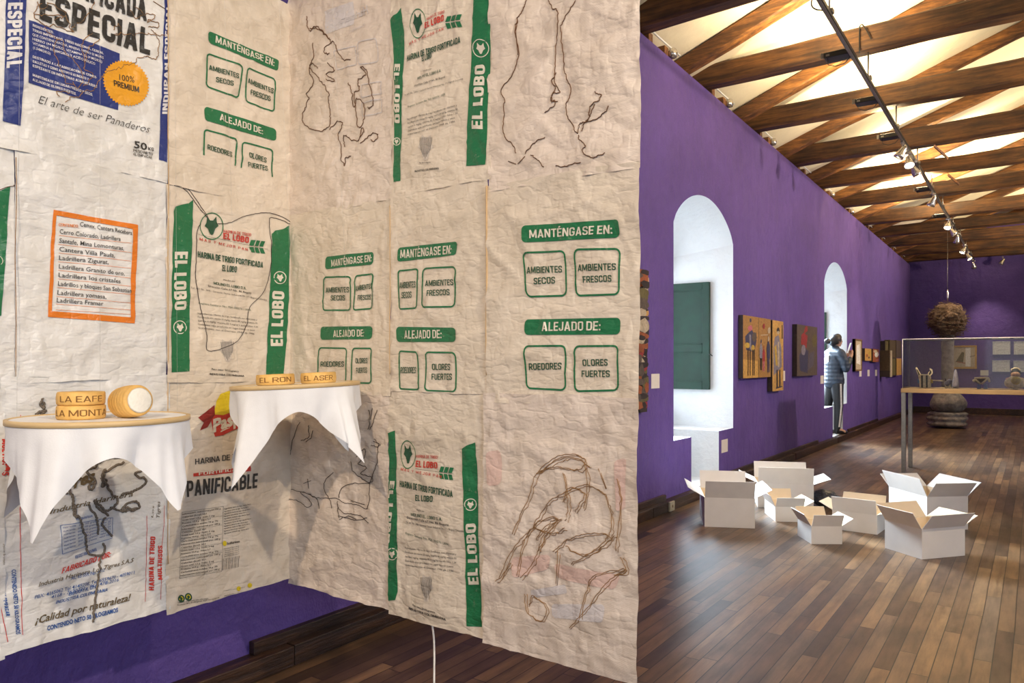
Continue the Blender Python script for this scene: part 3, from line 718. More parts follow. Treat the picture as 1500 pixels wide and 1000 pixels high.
ZR = (0.52, 1.315, 2.00, 2.83)        # hems between the three rows
CU = thing('sack_curtain', 'tall L-shaped curtain sewn from three rows of printed flour sacks, hanging before the purple wall', 'curtain', (XL, YC, 0.52))
def cr(X0, Y0, k):                      # pixel from a coordinate in an enlarged view of the photo
    return lambda x, y: (X0+x/k, Y0+y/k)
def wolf(S, c, rx, ry, mat, tilt=0.0, off=0.0032):
    P = [(-.62, -1), (-.2, -.55), (.2, -.55), (.62, -1), (.70, -.35), (.92, .05), (.5, .35), (.22, .95), (0, 1.05), (-.22, .95), (-.5, .35), (-.92, .05), (-.70, -.35)]
    S.poly([(c[0]+x*rx, c[1]+y*ry+tilt*x*rx) for x, y in P], mat, off)
def sketch(S, c, rx, ry, tilt=0.0):
    P = [(-.62, -1), (-.2, -.8), (.2, -.8), (.62, -1), (.70, -.35), (1.0, .1), (.6, .3), (.3, 1.2), (-.25, 1.2), (-.6, .3), (-1.0, .1), (-.70, -.35)]
    S.poly([(c[0]+x*rx, c[1]+y*ry+tilt*x*rx) for x, y in P], 'GHOST', 0.0022)
    for k in range(9):
        x = -0.8+k*0.2; h = 1.1-abs(x)*0.9
        S.line([(c[0]+x*rx, c[1]-0.75*ry+tilt*x*rx), (c[0]+x*rx*0.75, c[1]+h*ry+tilt*x*rx)], 0.0018, 'GREYINK', 0.0030)
def wheat(S, a, b, h):
    """two rows of slanted green bars along a photo segment"""
    for k in range(3):
        for r in (0, 1):
            x = a[0]+(b[0]-a[0])*(k/3); y = a[1]+(b[1]-a[1])*(k/3); w = (b[0]-a[0])/3*0.80; dy = (b[1]-a[1])/3*0.8; sk = w*0.45
            if r == 0: P = [(x+sk, y-h), (x+w+sk, y-h+dy), (x+w, y-1+dy), (x, y-1)]
            else: P = [(x, y+1), (x+w, y+1+dy), (x+w+sk, y+h+dy), (x+sk, y+h)]
            S.poly(P, 'GREEN')
def wolf_sack(S, q, left, right, lt, rt, lb, rb, oval, orx, ory, tx):
    """the wolf print: two green side bars with lettering, oval emblem, red and green titles, small print (tx maps print rows to pixels)"""
    S.poly(left, 'GREEN'); S.poly(right, 'GREEN')
    S.text('EL LOBO', *lt, 'CREAM', 0.035); S.text('EL LOBO', *rt, 'CREAM', 0.035)
    for c, r in (lb, rb): S.ring(c, r*0.95, r, 1.3, 'CREAM'); wolf(S, c, r*0.55, r*0.6, 'CREAM')
    S.ring(oval, orx, ory, 1.4, 'GREEN'); wolf(S, (oval[0], oval[1]-1), orx*0.62, ory*0.66, 'DGREEN')
    for key, s, mat, bold in (('r1', 'HARINA DE TRIGO', 'RED', 0.0), ('r2', 'EL LOBO', 'RED', 0.03), ('r3', 'M A S   Y   M E J O R   P A N', 'RED', 0.0), ('g1', 'HARINA DE TRIGO FORTIFICADA', 'DGREEN', 0.02), ('g2', 'EL LOBO', 'DGREEN', 0.02),
                              ('s1', 'Hecho por', 'INK', 0.0), ('s2', 'MOLINO EL LOBO S.A.', 'DGREEN', 0.0), ('s3', 'Dirección Calle 67 No. 86 Bogotá', 'INK', 0.01), ('s4', 'Tel. 601 No. 2446 / Gerencia: Sector Industrial No. 17 / Bogotá Colombia', 'INK', 0.0),
                              ('s5', 'Registro Sanitario No. PSA 000276 / 2006', 'DGREEN', 0.0), ('e1', 'Peso neto: 50 kilogramos', 'INK', 0.01), ('e2', 'INDUSTRIA COLOMBIANA', 'INK', 0.01)):
        if key in tx: S.text(s, *tx[key], mat, bold)
    a, b, h, st = tx['para']
    S.para(['Ingredientes: Harina de trigo fortificada con vitaminas y', 'Fortificada con niacina 55 mg/kg, hierro 44 mg/kg, vitamina B1', 'tiamina 6 mg/kg, vitamina B2 4 mg/kg y ácido fólico 1.54', ('Guárdese este producto en lugar fresco y seco', 0.95), ('tratamiento con el Decreto 1944 de 1996', 0.95)], a, b, h, st, 'INK')
def keep_in(S, bars, frames, texts, cut=False):
    for b in bars: S.bar(b, 'GREEN', 0.28)
    for i, f in enumerate(frames): S.frame(f, 'GREEN', skip_bottom=cut and i > 1)
    for s, p0, p1, h, mat in texts: S.text(s, p0, p1, (p0[0], p0[1]-h), mat, 0.012 if mat == 'CREAM' else 0.008)

# ---- top left: white and blue bakery sack
S = Sack('L', -1.02, -0.507, ZR[2]+.01, ZR[3], 11, 0.0, 'CLOTHW')
S.poly([(9.5, -4), (39, -4), (30.5, 184), (4.5, 177)], 'BLUE'); S.text('ESPECIAL', (12, 4), (9, 100), (33, 4), 'WINK', 0.04); S.text('A', (13, -14), (13, -2), (34, -14), 'WINK', 0.04)
S.text('FORTIFICADA', (60, -22), (214, 32), (60, -58), 'BLACKW', 0.03); S.text('ESPECIAL', (57, 28), (219, 81), (59, -14), 'BLACKW', 0.03)
S.poly([(42, 29), (176, 78), (173, 161), (41, 121)], 'BLUE')
for i, (t, w) in enumerate((('INGREDIENTES:', .3), ('TRIGO IMPORTADO, TRIGO NACIONAL, CEREAL', 1), ('QUE CONTIENE NIACINA, MINERAL HIERRO 55 MG/KG', 1), ('HIERRO (44 MG/KG), VITAMINA B2 (4 MG/KG)', .98), ('VITAMINA B1 (6MG/KG) Y ACIDO FOLICO', .88), ('(1.54MG/KG)', .25), ('', 0), ('DESTINADO A LA FABRICACION DE COMES-', .9), ('GALLETAS Y COMO ADITIVO O ALIMENTO Y', .78), ('ESPESANTE EN INDUSTRIAS ALIMENTARIAS', .9), ('', 0), ('MANTENGASE EN LUGAR FRESCO Y SECO,', .85), ('ALEJADO DE OLORES FUERTES.', .62))):
    if t: y = 39+i*6.6; S.text(t, (47, y), (47+104*w, y+104*w*0.33), (47, y-3.7), 'WINK', 0.015)
gc = (184, 122)
S.add2d([S.uv((gc[0]+(34.5 if k % 2 else 32)*math.cos(PI*k/45), gc[1]+(34 if k % 2 else 31.5)*math.sin(PI*k/45)+0.13*33*math.cos(PI*k/45))) for k in range(90)], [list(range(90))], 'GOLD', 0.0030)
S.text('100%', (175, 117), (197, 121), (175, 108), 'BLACKW', 0.0, off=0.0044); S.text('PREMIUM', (166, 126), (203, 136), (166, 117), 'BLACKW', 0.015, off=0.0044)
S.text('El arte de ser Panaderos', (55, 151), (218, 195), (56.5, 139), 'BLACKW', -0.012, 0.25)
S.text('50', (196, 216), (215, 220), (196, 206), 'BLACKW', 0.015); S.text('KG', (216.5, 220), (224, 222), (216.5, 215), 'BLACKW', 0.01); S.text('PESO NETO', (195, 222), (223, 228), (195, 217.7), 'BLACKW'); S.text('AL EMPACAR', (195, 227), (222, 233), (195, 223), 'BLACKW')
S.poly([(241, -3), (250, -3), (243, 238), (232, 234)], 'BLUE'); S.text('INDUPAN ESPECIAL', (244.5, 167), (250, 8), (237, 167), 'WINK', 0.03)
p = cr(0, 0, 4.166)
for pl in ([(215, 0), (260, 60), (300, 20), (350, 45), (400, 80), (410, 110), (445, 200), (440, 170), (520, 110), (580, 20)], [(210, 90), (225, 120), (300, 160), (330, 150), (420, 190), (440, 200)], [(250, 20), (210, 90), (330, 90), (400, 100), (330, 120)],
           [(280, 170), (330, 230), (380, 240), (340, 250), (330, 320), (370, 420), (400, 500), (450, 520)], [(380, 240), (400, 330), (470, 400), (500, 480), (470, 540), (440, 500)], [(610, 240), (540, 290), (520, 360), (510, 420), (560, 460), (500, 530)], [(560, 200), (500, 260), (510, 380)],
           [(700, 200), (760, 210), (830, 210), (900, 205), (985, 215), (1060, 210)], [(920, 180), (960, 230), (965, 300), (950, 360), (880, 345), (800, 390), (740, 410), (650, 440), (590, 510), (560, 550), (490, 560)],
           [(400, 620), (470, 590), (510, 560)], [(350, 590), (355, 560), (420, 560)], [(880, 90), (930, 85), (935, 115), (890, 130), (960, 140), (965, 170), (900, 160)], [(930, 0), (1000, 50)], [(690, 180), (730, 150), (740, 200), (690, 210)], [(820, 40), (870, 80), (830, 110), (790, 60)]):
    S.thread([p(*q) for q in pl], 0.0012, 0.004)
S.done(CU, 'white sack with blue side bars, blue box and gold seal', 'TAN', 'tan thread')
# ---- the sack further left, mostly out of view
S = Sack('L', -1.50, -1.012, ZR[2]+.005, ZR[3], 12, 0.0, 'CLOTHW'); S.done(CU)
S = Sack('L', -1.50, -0.965, ZR[1], ZR[2]+.02, 13, 0.0, 'CLOTHW')
S.poly([(-8, 284), (15, 272), (4, 420), (1, 462), (-20, 470)], 'GREEN'); S.ring((-3, 382), 6, 7, 1, 'CREAM')
S.thread([(-10, 283), (10, 274), (28, 272)], .001); 
S.done(CU)
S = Sack('L', -1.50, -0.99, 0.555, ZR[1]+.01, 14, 0.0, 'CLOTHW'); S.done(CU)
# ---- middle left: white sack with orange framed handwriting
S = Sack('L', -0.965, -0.507, ZR[1]+.03, ZR[2]+.02, 21, 0.0, 'CLOTHW')
p = cr(0, 260, 3.333)
TL, TR, BR, BL = p(262, 157), p(668, 232), p(655, 712), p(232, 680); a = [S.uv(q) for q in (TL, TR, BR, BL)]; b = [S.uv(q) for q in (p(277, 184), p(642, 252), p(634, 682), p(252, 652))]
S.add2d(a+b, [(i, (i+1) % 4, 4+(i+1) % 4, 4+i) for i in range(4)], 'ORANGE')
S.text('CONTENIDO:', p(288, 236), p(384, 244), p(288, 222), 'ORANGE')
HW = [('Cemex, Cantera Recebera', 390, 237, 637, 282), ('Cerro Colorado, Ladrillera', 293, 272, 582, 311), ('Santafe, Mina Lomonturas,', 290, 316, 598, 356), ('Cantera Villa Paula,', 292, 358, 555, 391), ('Ladrillera Zigurat,', 288, 401, 525, 423), ('Ladrillera Granito de oro,', 288, 443, 606, 478), ('Ladrillera los cristales', 285, 485, 585, 516), ('Ladrillos y bloques San Sebastian', 280, 527, 638, 562), ('Ladrillera yomasa,', 278, 571, 512, 592), ('Ladrillera Framar', 275, 608, 497, 626)]
for i, (t, x0, y0, x1, y1) in enumerate(HW):
    S.text(t, p(x0, y0), p(x1, y1), p(x0, y0-22), 'BLACKW', 0.004, 0.05)
    if i: sl = (y1-y0)/(x1-x0); S.line([p(x0-3, y0+9), p(636, y0+9+(636-x0)*min(sl, .12))], 0.0011, 'ORANGE')
S.line([p(270, 645), p(634, 668)], 0.0011, 'ORANGE')
for x in (60, 75): S.line([p(x, 0), p(x-14, 800)], 0.0007, 'GHOSTR')
S.done(CU, 'white sack with a handwritten list in an orange frame')
# ---- bottom left: white sack of blue, red and olive lettering
S = Sack('L', -1.0, -0.500, 0.565, ZR[1]+.045, 31, 0.002, 'CLOTHW')
p = cr(0, 740, 3.333)
S.line([p(100, 130), p(103, 380), p(112, 632)], 0.0018, 'REDW'); S.line([p(0, 470), p(18, 560), p(40, 668)], 0.0018, 'REDW'); S.line([(29, 742), (30, 779)], 0.0018, 'REDW')
S.text('CONTENIDO NETO 50 KILOGRAMOS', p(55, 312), p(80, 630), p(75, 310), 'BLUEINK', 0.035); S.text('AL EMPACAR', p(10, 425), p(30, 542), p(28, 423), 'BLUEINK', 0.035); S.text('No contiene Bromato', p(12, 150), p(14, 290), p(24, 150), 'OLIVE')
S.text('REGISTRO INVIMA', p(370, 262), p(474, 222), p(368, 246), 'BLUEINK', 0.01)
S.text('FABRICADO POR:', p(303, 335), p(545, 249), p(303, 308), 'REDW', 0.02, 0.25); S.text('Industria Harinera Los Tigres S.A.S', p(190, 398), p(655, 275), p(190, 376), 'OLIVE', 0.012, 0.3)
S.text('AC 63 SSR No. 1712', p(350, 366), p(512, 322), p(350, 349), 'BLUEINK', 0.008, 0.2); S.text('PBX: 4165062 Tel 4145208, Tel. 6559670 - 4059011', p(170, 457), p(655, 333), p(170, 440), 'BLUEINK', 0.008, 0.2); S.text('4168 - 7620722 - PSA 478-2016', p(252, 456), p(580, 369), p(252, 440), 'BLUEINK', 0.008, 0.2)
S.text('BOGOTA, D.C.', p(338, 442), p(484, 402), p(338, 426), 'BLUEINK', 0.01, 0.2); S.text('INDUSTRIA COLOMBIANA', p(275, 482), p(525, 418), p(275, 466), 'BLUEINK', 0.01, 0.2)
S.text('¡Calidad por naturaleza!', p(172, 580), p(640, 462), p(172, 545), 'OLIVE', 0.02, 0.3); S.text('CONTENIDO NETO 50 KILOGRAMOS', p(232, 612), p(573, 518), p(232, 590), 'BLUEINK', 0.035)
q = [p(292, 97), p(553, 60), p(550, 160), p(303, 237)]
S.line(q+[q[0]], 0.0014, 'BLUEINK')
for k in range(7):
    f = (k+.8)/8; a = (q[0][0]*(1-f)+q[3][0]*f+3, q[0][1]*(1-f)+q[3][1]*f); b = (q[1][0]*(1-f)+q[2][0]*f-3, q[1][1]*(1-f)+q[2][1]*f)
    S.text('nutriente   por 100 gramos   valor %d' % (17*k+3), a, b, (a[0], a[1]-3), 'BLUEINK')
S.text('Requisitos', p(370, 72), p(450, 56), p(370, 58), 'BLUEINK', 0.01)
S.line([p(716, 50), p(718, 250), p(710, 470)], 0.0014, 'REDW'); S.line([p(800, 0), p(790, 240), p(786, 460)], 0.0014, 'REDW')
S.text('HARINA DE TRIGO', p(750, 414), p(757, 152), p(727, 414), 'REDW', 0.035); S.text('MULTIUSOS', p(793, 362), p(793, 196), p(772, 362), 'REDW', 0.035)
S.text('Los', p(745, 60), p(750, 0), p(735, 60), 'OLIVE', 0, .2); S.text('Tigres', p(775, 60), p(780, -20), p(760, 60), 'OLIVE', 0, .2)
p = cr(0, 520, 4.166)
S.text('Tigres', p(330, 850), p(580, 765), p(330, 775), 'OLIVE', 0.04, 0.3); S.text('Industria Harinera', p(300, 968), p(805, 858), p(300, 935), 'OLIVE', 0.015, 0.3)
S.text('MULTIUSOS', p(14, 512), p(10, 735), p(58, 512), 'REDW', 0.035); S.text('HARINA DE TRIGO', p(78, 450), p(30, 700), p(108, 450), 'REDW', 0.03); S.line([p(128, 365), p(124, 420)], 0.0018, 'REDW'); S.line([p(8, 370), p(2, 640)], 0.0018, 'REDW')
S.text('HARINA', p(275, 378), p(345, 374), p(275, 366), 'REDW', 0.02)
W_ = [[(370, 740), (395, 760), (420, 820), (450, 900), (465, 1000)], [(540, 640), (520, 700), (580, 760), (560, 820), (540, 800), (575, 780)], [(760, 650), (680, 690), (640, 720), (640, 780), (690, 850), (720, 900), (690, 930), (640, 940), (580, 890), (600, 930), (660, 980)], [(850, 600), (860, 620), (842, 614)],
      [(880, 700), (830, 720), (845, 745), (885, 750), (880, 790), (830, 820), (740, 850)], [(740, 945), (770, 905), (820, 890), (850, 920), (800, 950), (770, 925), (745, 960)], [(430, 690), (470, 650), (540, 630), (520, 690), (580, 690), (620, 640), (700, 625), (735, 630)], [(640, 690), (620, 740), (630, 800), (650, 760)], [(262, 262), (255, 300), (275, 325), (268, 290)], [(215, 380), (240, 350), (280, 340), (250, 360)], [(360, 760), (380, 800), (365, 830), (400, 840)]]
for w in W_: S.thread([p(*q) for q in w], 0.0040, 0.003)
p = cr(0, 740, 3.333)
for w in ([(350, 0), (365, 40), (390, 70), (415, 150), (430, 220), (470, 250), (510, 230), (505, 180)], [(430, 0), (460, 40), (480, 90), (480, 140)], [(490, 250), (485, 350), (470, 450), (455, 570)], [(540, 10), (590, 30), (640, 20), (680, 10)], [(520, 60), (500, 90), (550, 150)]): S.thread([p(*q) for q in w], 0.0036, 0.003)
S.done(CU, 'white sack with blue, red and olive lettering', 'WOOL', 'thick fuzzy grey yarn')
# ---- second column, top
S = Sack('L', -0.507, 0.006, ZR[2], ZR[3]-.02, 41, 0.003)
keep_in(S, [[(305, 45), (409, 88), (408, 104), (306, 62)], [(300, 155), (405, 189), (404, 207), (299, 176)]],
        [[(303, 76), (357, 96), (350, 145), (301, 127)], [(362, 97), (405, 115), (403, 165), (359, 148)], [(298, 188), (349, 203), (345, 249), (296, 233)], [(356, 206), (402, 219), (400, 265), (353, 251)]],
        [('MANTÉNGASE EN:', (316, 62), (402, 97), 10, 'CREAM'), ('ALEJADO DE:', (321, 176), (385, 197), 10, 'CREAM'), ('AMBIENTES', (306, 102), (350, 115), 7.5, 'DGREEN'), ('SECOS', (316, 120), (341, 126), 7.5, 'DGREEN'), ('AMBIENTES', (364, 121), (401, 137), 7.5, 'DGREEN'), ('FRESCOS', (368, 138), (397, 148), 7.5, 'DGREEN'),
         ('ROEDORES', (303, 219), (340, 230), 7.5, 'DGREEN'), ('OLORES', (366, 230), (392, 238), 7.5, 'DGREEN'), ('FUERTES', (364, 244), (393, 250), 7.5, 'DGREEN')], True)
S.ring((430.5, 26.5), 2, 2, 1, 'INK', 10, fill=True)
S.done(CU)
# ---- second column, middle: wolf sack
S = Sack('L', -0.512, 0.006, ZR[1]+.015, ZR[2]+.005, 42, 0.004)
p = cr(230, 260, 3.332)
S_l = [p(*q) for q in ((80, 165), (90, 142), (120, 132), (155, 125), (178, 108), (160, 600), (155, 945), (66, 950))]; S_r = [p(*q) for q in ((562, 275), (580, 258), (620, 250), (648, 232), (640, 700), (618, 968), (531, 970), (550, 640))]
def T3(p, x0, y0, x1, y1, h): return (p(x0, y0), p(x1, y1), p(x0, y0-h))
wolf_sack(S, p, S_l, S_r, (p(86, 362), p(82, 648), p(146, 362)), (p(612, 822), p(622, 556), p(555, 822)), None or (p(112, 730), 10), (p(600, 488), 9.5), p(267, 237), 17, 20,
          {'r1': T3(p, 322, 268, 453, 288, 15), 'r2': T3(p, 320, 299, 445, 320, 30), 'r3': T3(p, 208, 306, 440, 358, 13), 'g1': T3(p, 200, 388, 513, 441, 30), 'g2': T3(p, 320, 455, 390, 463, 30), 's1': T3(p, 330, 502, 385, 510, 9), 's2': T3(p, 280, 520, 436, 547, 13), 's3': T3(p, 250, 532, 460, 568, 9), 's4': T3(p, 165, 540, 540, 600, 8), 's5': T3(p, 205, 616, 460, 650, 9),
           'para': (p(200, 665), p(492, 697), 2.6, (0, 5.3)), 'e1': T3(p, 262, 938, 398, 950, 9), 'e2': T3(p, 250, 962, 424, 972, 9)})
wheat(S, p(448, 334), p(522, 342), 9); S.line([p(205, 278), p(540, 350)], 0.0008, 'INK'); sketch(S, p(340, 838), 11, 15)
for t in ([(80, 13), (130, 30), (180, 90), (240, 180), (252, 200)], [(95, 35), (150, 70), (200, 140), (242, 192)], [(290, 225), (350, 222), (420, 190), (520, 172), (600, 185), (662, 222)], [(652, 226), (600, 203), (560, 195), (550, 220), (556, 330), (552, 450), (520, 560), (455, 635), (440, 720), (380, 805), (250, 845), (240, 760), (215, 640), (190, 500), (192, 400), (195, 270), (215, 225)]): S.thread([p(*q) for q in t], 0.0011, 0.001)
for x in (30, 40): S.line([p(x, 0), p(x-24, 960)], 0.0012, 'GHOSTR')
S.done(CU, None, 'DARKTHREAD', 'dark brown stitched outline')
# ---- second column, bottom: ribbon logo sack
S = Sack('L', -0.512, 0.01, 0.55, ZR[1]+.02, 43, 0.006)
p = cr(240, 520, 4.168)
S.poly([p(*q) for q in ((302, 400), (306, 330), (318, 280), (345, 237), (395, 218), (440, 225), (475, 270), (488, 330), (486, 380), (400, 380))], 'YELLOW'); S.poly([p(*q) for q in ((213, 382), (304, 304), (310, 362), (290, 400), (268, 440), (222, 460), (246, 412))], 'DRED', 0.0026)
S.poly([p(*q) for q in ((288, 400), (310, 362), (360, 366), (420, 345), (480, 318), (560, 300), (565, 395), (480, 440), (410, 462), (360, 488), (314, 497), (300, 460))], 'RED', 0.003); S.text('Paspan', p(300, 470), p(545, 375), p(292, 396), 'CREAM', 0.045, 0.1, off=0.0042); S.line([p(320, 478), p(400, 440)], 0.004, 'CREAM', 0.003)
S.text('HARINA DE TRIGO', p(195, 668), p(520, 622), p(195, 633), 'INK', 0.0); S.poly([p(185, 722), p(522, 676), p(522, 706), p(185, 742)], 'RED'); S.text('FORTIFICADA', p(215, 734), p(500, 696), p(215, 716), 'CREAM', 0.01, off=0.0045)
S.text('PANIFICABLE', p(140, 866), p(563, 808), p(142, 768), 'INK', 0.022)
p = cr(0, 740, 3.333)
q = [p(890, 35), p(1092, 5), p(1086, 322), p(880, 357)]; S.line(q+[q[0]], 0.0009, 'INK')
S.line([p(1000, 20), p(998, 340)], 0.0006, 'INK')
for k in range(21):
    f = (k+.8)/21.5; a = (q[0][0]*(1-f)+q[3][0]*f+1, q[0][1]*(1-f)+q[3][1]*f); b = (q[1][0]*(1-f)+q[2][0]*f-1, q[1][1]*(1-f)+q[2][1]*f)
    ff = [.95, .6, .8, .72, .9][k % 5]; S.text(['Información nutricional por 100 g', 'Calorías (kcal) 351', 'Grasa total 1.2 g  Sodio 2 mg', 'Proteína 10.4 g   Fibra 2.7', 'Carbohidratos totales 74 g  7%'][k % 5], a, (a[0]+(b[0]-a[0])*ff, a[1]+(b[1]-a[1])*ff), (a[0], a[1]-2.3), 'INK', 0.01)
    if k % 3 == 2: S.line([(a[0], a[1]+1.6), (b[0], b[1]+1.6)], 0.0006, 'INK')
for k in range(11): a = p(1095, 20+k*12); f = [1, .9, .97, .8, .95, .6][k % 6]; S.text('Ingredientes: harina de trigo, niacina, hierro', a, (a[0]+38*f, a[1]-38*f*.2), (a[0], a[1]-2), 'INK', 0.01)
S.ring(p(1100, 186), 3, 4, 1, 'YELLOW', 12, fill=True); S.text('Icoharinas', p(1112, 192), p(1170, 180), p(1112, 180), 'INK', 0.02)
for k in range(5): a = p(1095, 215+k*9); S.text('Planta Bogotá Calle 13 No 37', a, (a[0]+22, a[1]-4), (a[0], a[1]-1.7), 'INK', 0)
for k in range(17): x = 1088+k*5.1; S.line([p(x, 262-k*1.0), p(x-1, 318-k*1.0)], [0.0007, 0.0012, 0.0005][k % 3], 'INK')
for c in ((886, 455), (922, 447)): S.ring(p(*c), 5.2, 5.6, 1, 'DGREEN', 20, fill=True); S.ring(p(*c), 3.2, 3.4, 1.2, 'YELLOW', 16, off=0.0026)
S.text('Consérvese en lugar fresco y seco, sobre estibas', p(865, 478), p(1012, 456), p(865, 470), 'INK'); S.text('Producto libre de alérgenos según norma técnica', p(865, 490), p(1070, 452), p(865, 482), 'INK')
for c in ((1168, 407), (1223, 391)): S.ring(p(*c), 3.2, 3.6, 1, 'YELLOW', 14, fill=True)
S.line([p(1095, 418), p(1200, 400)], 0.0008, 'INK'); S.text('www.harinas de trigo.com.co', p(1095, 446), p(1228, 415), p(1095, 438), 'INK', 0.01)
S.done(CU, 'sack with a red ribbon emblem, black lettering and nutrition table')
# ---- third column (jutting part): top, see-through sack with thread drawing
S = Sack('R', 0.0, 0.565, ZR[2]-.03, ZR[3], 51, 0.0, 'CLOTHP')
p = cr(420, 0, 3.333)
S.text('Harinera', p(398, 62), p(270, 120), p(398, 26), 'GHOSTB', 0.02); S.text('Colombia', p(385, 130), p(315, 165), p(385, 115), 'GHOSTB', 0.0)
for c in ([(350, 205), (440, 185), (445, 300), (355, 320)], [(240, 250), (345, 225), (350, 320), (245, 345)], [(360, 410), (465, 395), (468, 460), (362, 478)], [(360, 500), (465, 480), (468, 550), (362, 570)]): S.frame([p(*q) for q in c], 'GHOSTB', 0.004)
S.poly([p(*q) for q in ((190, 60), (330, 10), (330, 120), (200, 170))], 'GHOSTB', 0.001)
for t in ([(105, 85), (112, 135), (122, 155), (150, 130), (200, 170), (220, 205), (235, 210), (280, 290), (318, 293)], [(220, 210), (195, 240), (200, 265), (225, 272)], [(135, 215), (140, 280), (120, 330), (150, 370), (185, 410), (215, 460), (212, 490), (215, 560), (205, 620), (150, 640), (100, 615), (82, 575), (95, 530), (110, 480), (105, 460), (140, 400), (115, 350), (135, 310), (160, 340)],
          [(205, 310), (235, 345), (195, 360), (240, 400), (200, 390)], [(210, 635), (245, 595), (270, 600), (265, 640), (255, 660), (265, 720), (275, 790), (285, 808), (290, 770), (315, 765)], [(280, 720), (275, 680), (285, 660), (320, 680), (355, 680), (360, 630), (380, 640), (360, 665)],
          [(300, 405), (320, 460), (325, 520), (345, 480), (375, 515), (370, 600), (345, 620), (335, 560), (330, 450), (350, 440), (345, 390), (385, 360), (360, 325), (385, 340), (400, 400), (425, 460), (425, 500), (405, 535), (400, 520)], [(360, 705), (400, 670), (435, 650), (450, 665), (430, 690), (415, 680)], [(125, 140), (170, 150), (215, 190)]): S.thread([p(*q) for q in t], 0.0015, 0.004)
S.done(CU, None, 'THREAD', 'brown thread drawing')
# ---- third column, middle
S = Sack('R', 0.0, 0.562, ZR[1]-.03, ZR[2]-.02, 52, 0.003); p = cr(420, 280, 3.127)
P = lambda *c: [p(*q) for q in c]
keep_in(S, [P((175, 300), (397, 277), (395, 335), (172, 357)), P((150, 620), (393, 618), (392, 677), (147, 680))], [P((165, 390), (298, 388), (296, 548), (160, 548)), P((313, 385), (396, 374), (394, 540), (308, 548)), P((137, 713), (280, 716), (272, 885), (135, 885)), P((303, 716), (396, 716), (393, 882), (292, 880))],
        [('MANTÉNGASE EN:', p(203, 346), p(390, 322), 10, 'CREAM'), ('ALEJADO DE:', p(213, 668), p(358, 665), 10, 'CREAM'), ('AMBIENTES', p(177, 464), p(290, 463), 7.5, 'DGREEN'), ('SECOS', p(203, 500), p(270, 500), 7.5, 'DGREEN'), ('AMBIENTES', p(318, 458), p(393, 445), 7.5, 'DGREEN'), ('FRESCOS', p(328, 500), p(386, 496), 7.5, 'DGREEN'), ('ROEDORES', p(150, 803), p(265, 803), 7.5, 'DGREEN'), ('OLORES', p(320, 788), p(375, 787), 7.5, 'DGREEN'), ('FUERTES', p(320, 832), p(376, 830), 7.5, 'DGREEN')])
S.done(CU)
# ---- third column, bottom: thread drawing
S = Sack('R', -0.002, 0.552, 0.53, ZR[1]-.02, 53, 0.0, 'CLOTHP'); p = cr(400, 560, 2.778)
for t in ([(115, 160), (90, 220), (70, 300), (65, 400), (50, 440), (60, 470), (100, 480), (150, 505), (160, 490), (120, 450), (130, 445), (170, 465), (220, 470), (260, 470), (290, 490), (340, 500), (380, 515), (390, 480), (395, 400), (425, 340), (435, 260), (415, 230)], [(150, 175), (160, 220), (120, 235)], [(145, 240), (165, 225), (172, 195)], [(250, 365), (215, 400), (215, 440), (240, 480), (245, 510)], [(270, 470), (280, 430), (320, 412), (390, 410), (400, 385), (360, 370), (385, 345), (350, 330), (380, 300), (375, 270), (345, 300)], [(320, 320), (330, 360), (360, 390), (395, 415)], [(395, 110), (400, 160), (390, 190)], [(430, 110), (415, 160), (400, 190)], [(410, 105), (408, 150)],
          [(75, 435), (140, 450), (180, 470), (200, 510)], [(265, 500), (290, 530), (350, 540), (390, 570)], [(270, 540), (330, 560), (385, 550)], [(275, 555), (300, 545), (340, 556)], [(310, 480), (370, 495)], [(130, 410), (160, 400)], [(145, 390), (150, 430)], [(410, 240), (440, 250), (430, 262), (405, 255)], [(265, 480), (268, 520), (275, 550)]): S.thread([p(*q) for q in t], 0.0011, 0.0025)
S.done(CU, None, 'DARKTHREAD', 'dark thread drawing')
# ---- fourth column, top: wolf sack
S = Sack('R', 0.555, 1.0, ZR[2]-.02, ZR[3]+.02, 61, 0.004); p = cr(420, 0, 3.333); r = cr(680, 0, 3.333)
wolf_sack(S, p, P((500, 100), (512, 85), (540, 65), (556, 36), (575, 180), (562, 560), (553, 882), (520, 888), (525, 500), (520, 240)), [r(*q) for q in ((45, -40), (143, -40), (125, 400), (104, 803), (10, 810), (38, 200))], (p(527, 312), p(527, 600), p(554, 312)), (r(94, 632), r(104, 316), r(44, 632)), (p(536, 690), 6), (r(82, 237), 13), p(641, 115), 11, 22,
          {'r1': T3(p, 682, 100, 768, 62, 14), 'r2': T3(p, 674, 140, 764, 100, 30), 'r3': T3(p, 600, 222, 762, 145, 13), 'g1': T3(p, 588, 300, 848, 208, 28), 'g2': T3(p, 660, 300, 708, 284, 28), 's1': T3(p, 668, 352, 710, 340, 9), 's2': T3(p, 640, 390, 755, 350, 13), 's3': T3(p, 628, 426, 775, 379, 9), 's4': T3(p, 578, 471, 862, 388, 8), 's5': T3(p, 595, 526, 782, 466, 9),
           'para': (p(593, 588), p(838, 520), 2.6, (0, 5.6)), 'e1': T3(p, 655, 800, 712, 797, 7), 'e2': T3(p, 630, 842, 750, 828, 9)})
wheat(S, p(770, 108), p(852, 100), 9); S.line([p(660, 160), p(860, 100)], 0.0008, 'INK'); sketch(S, p(685, 715), 11, 17)
S.done(CU)
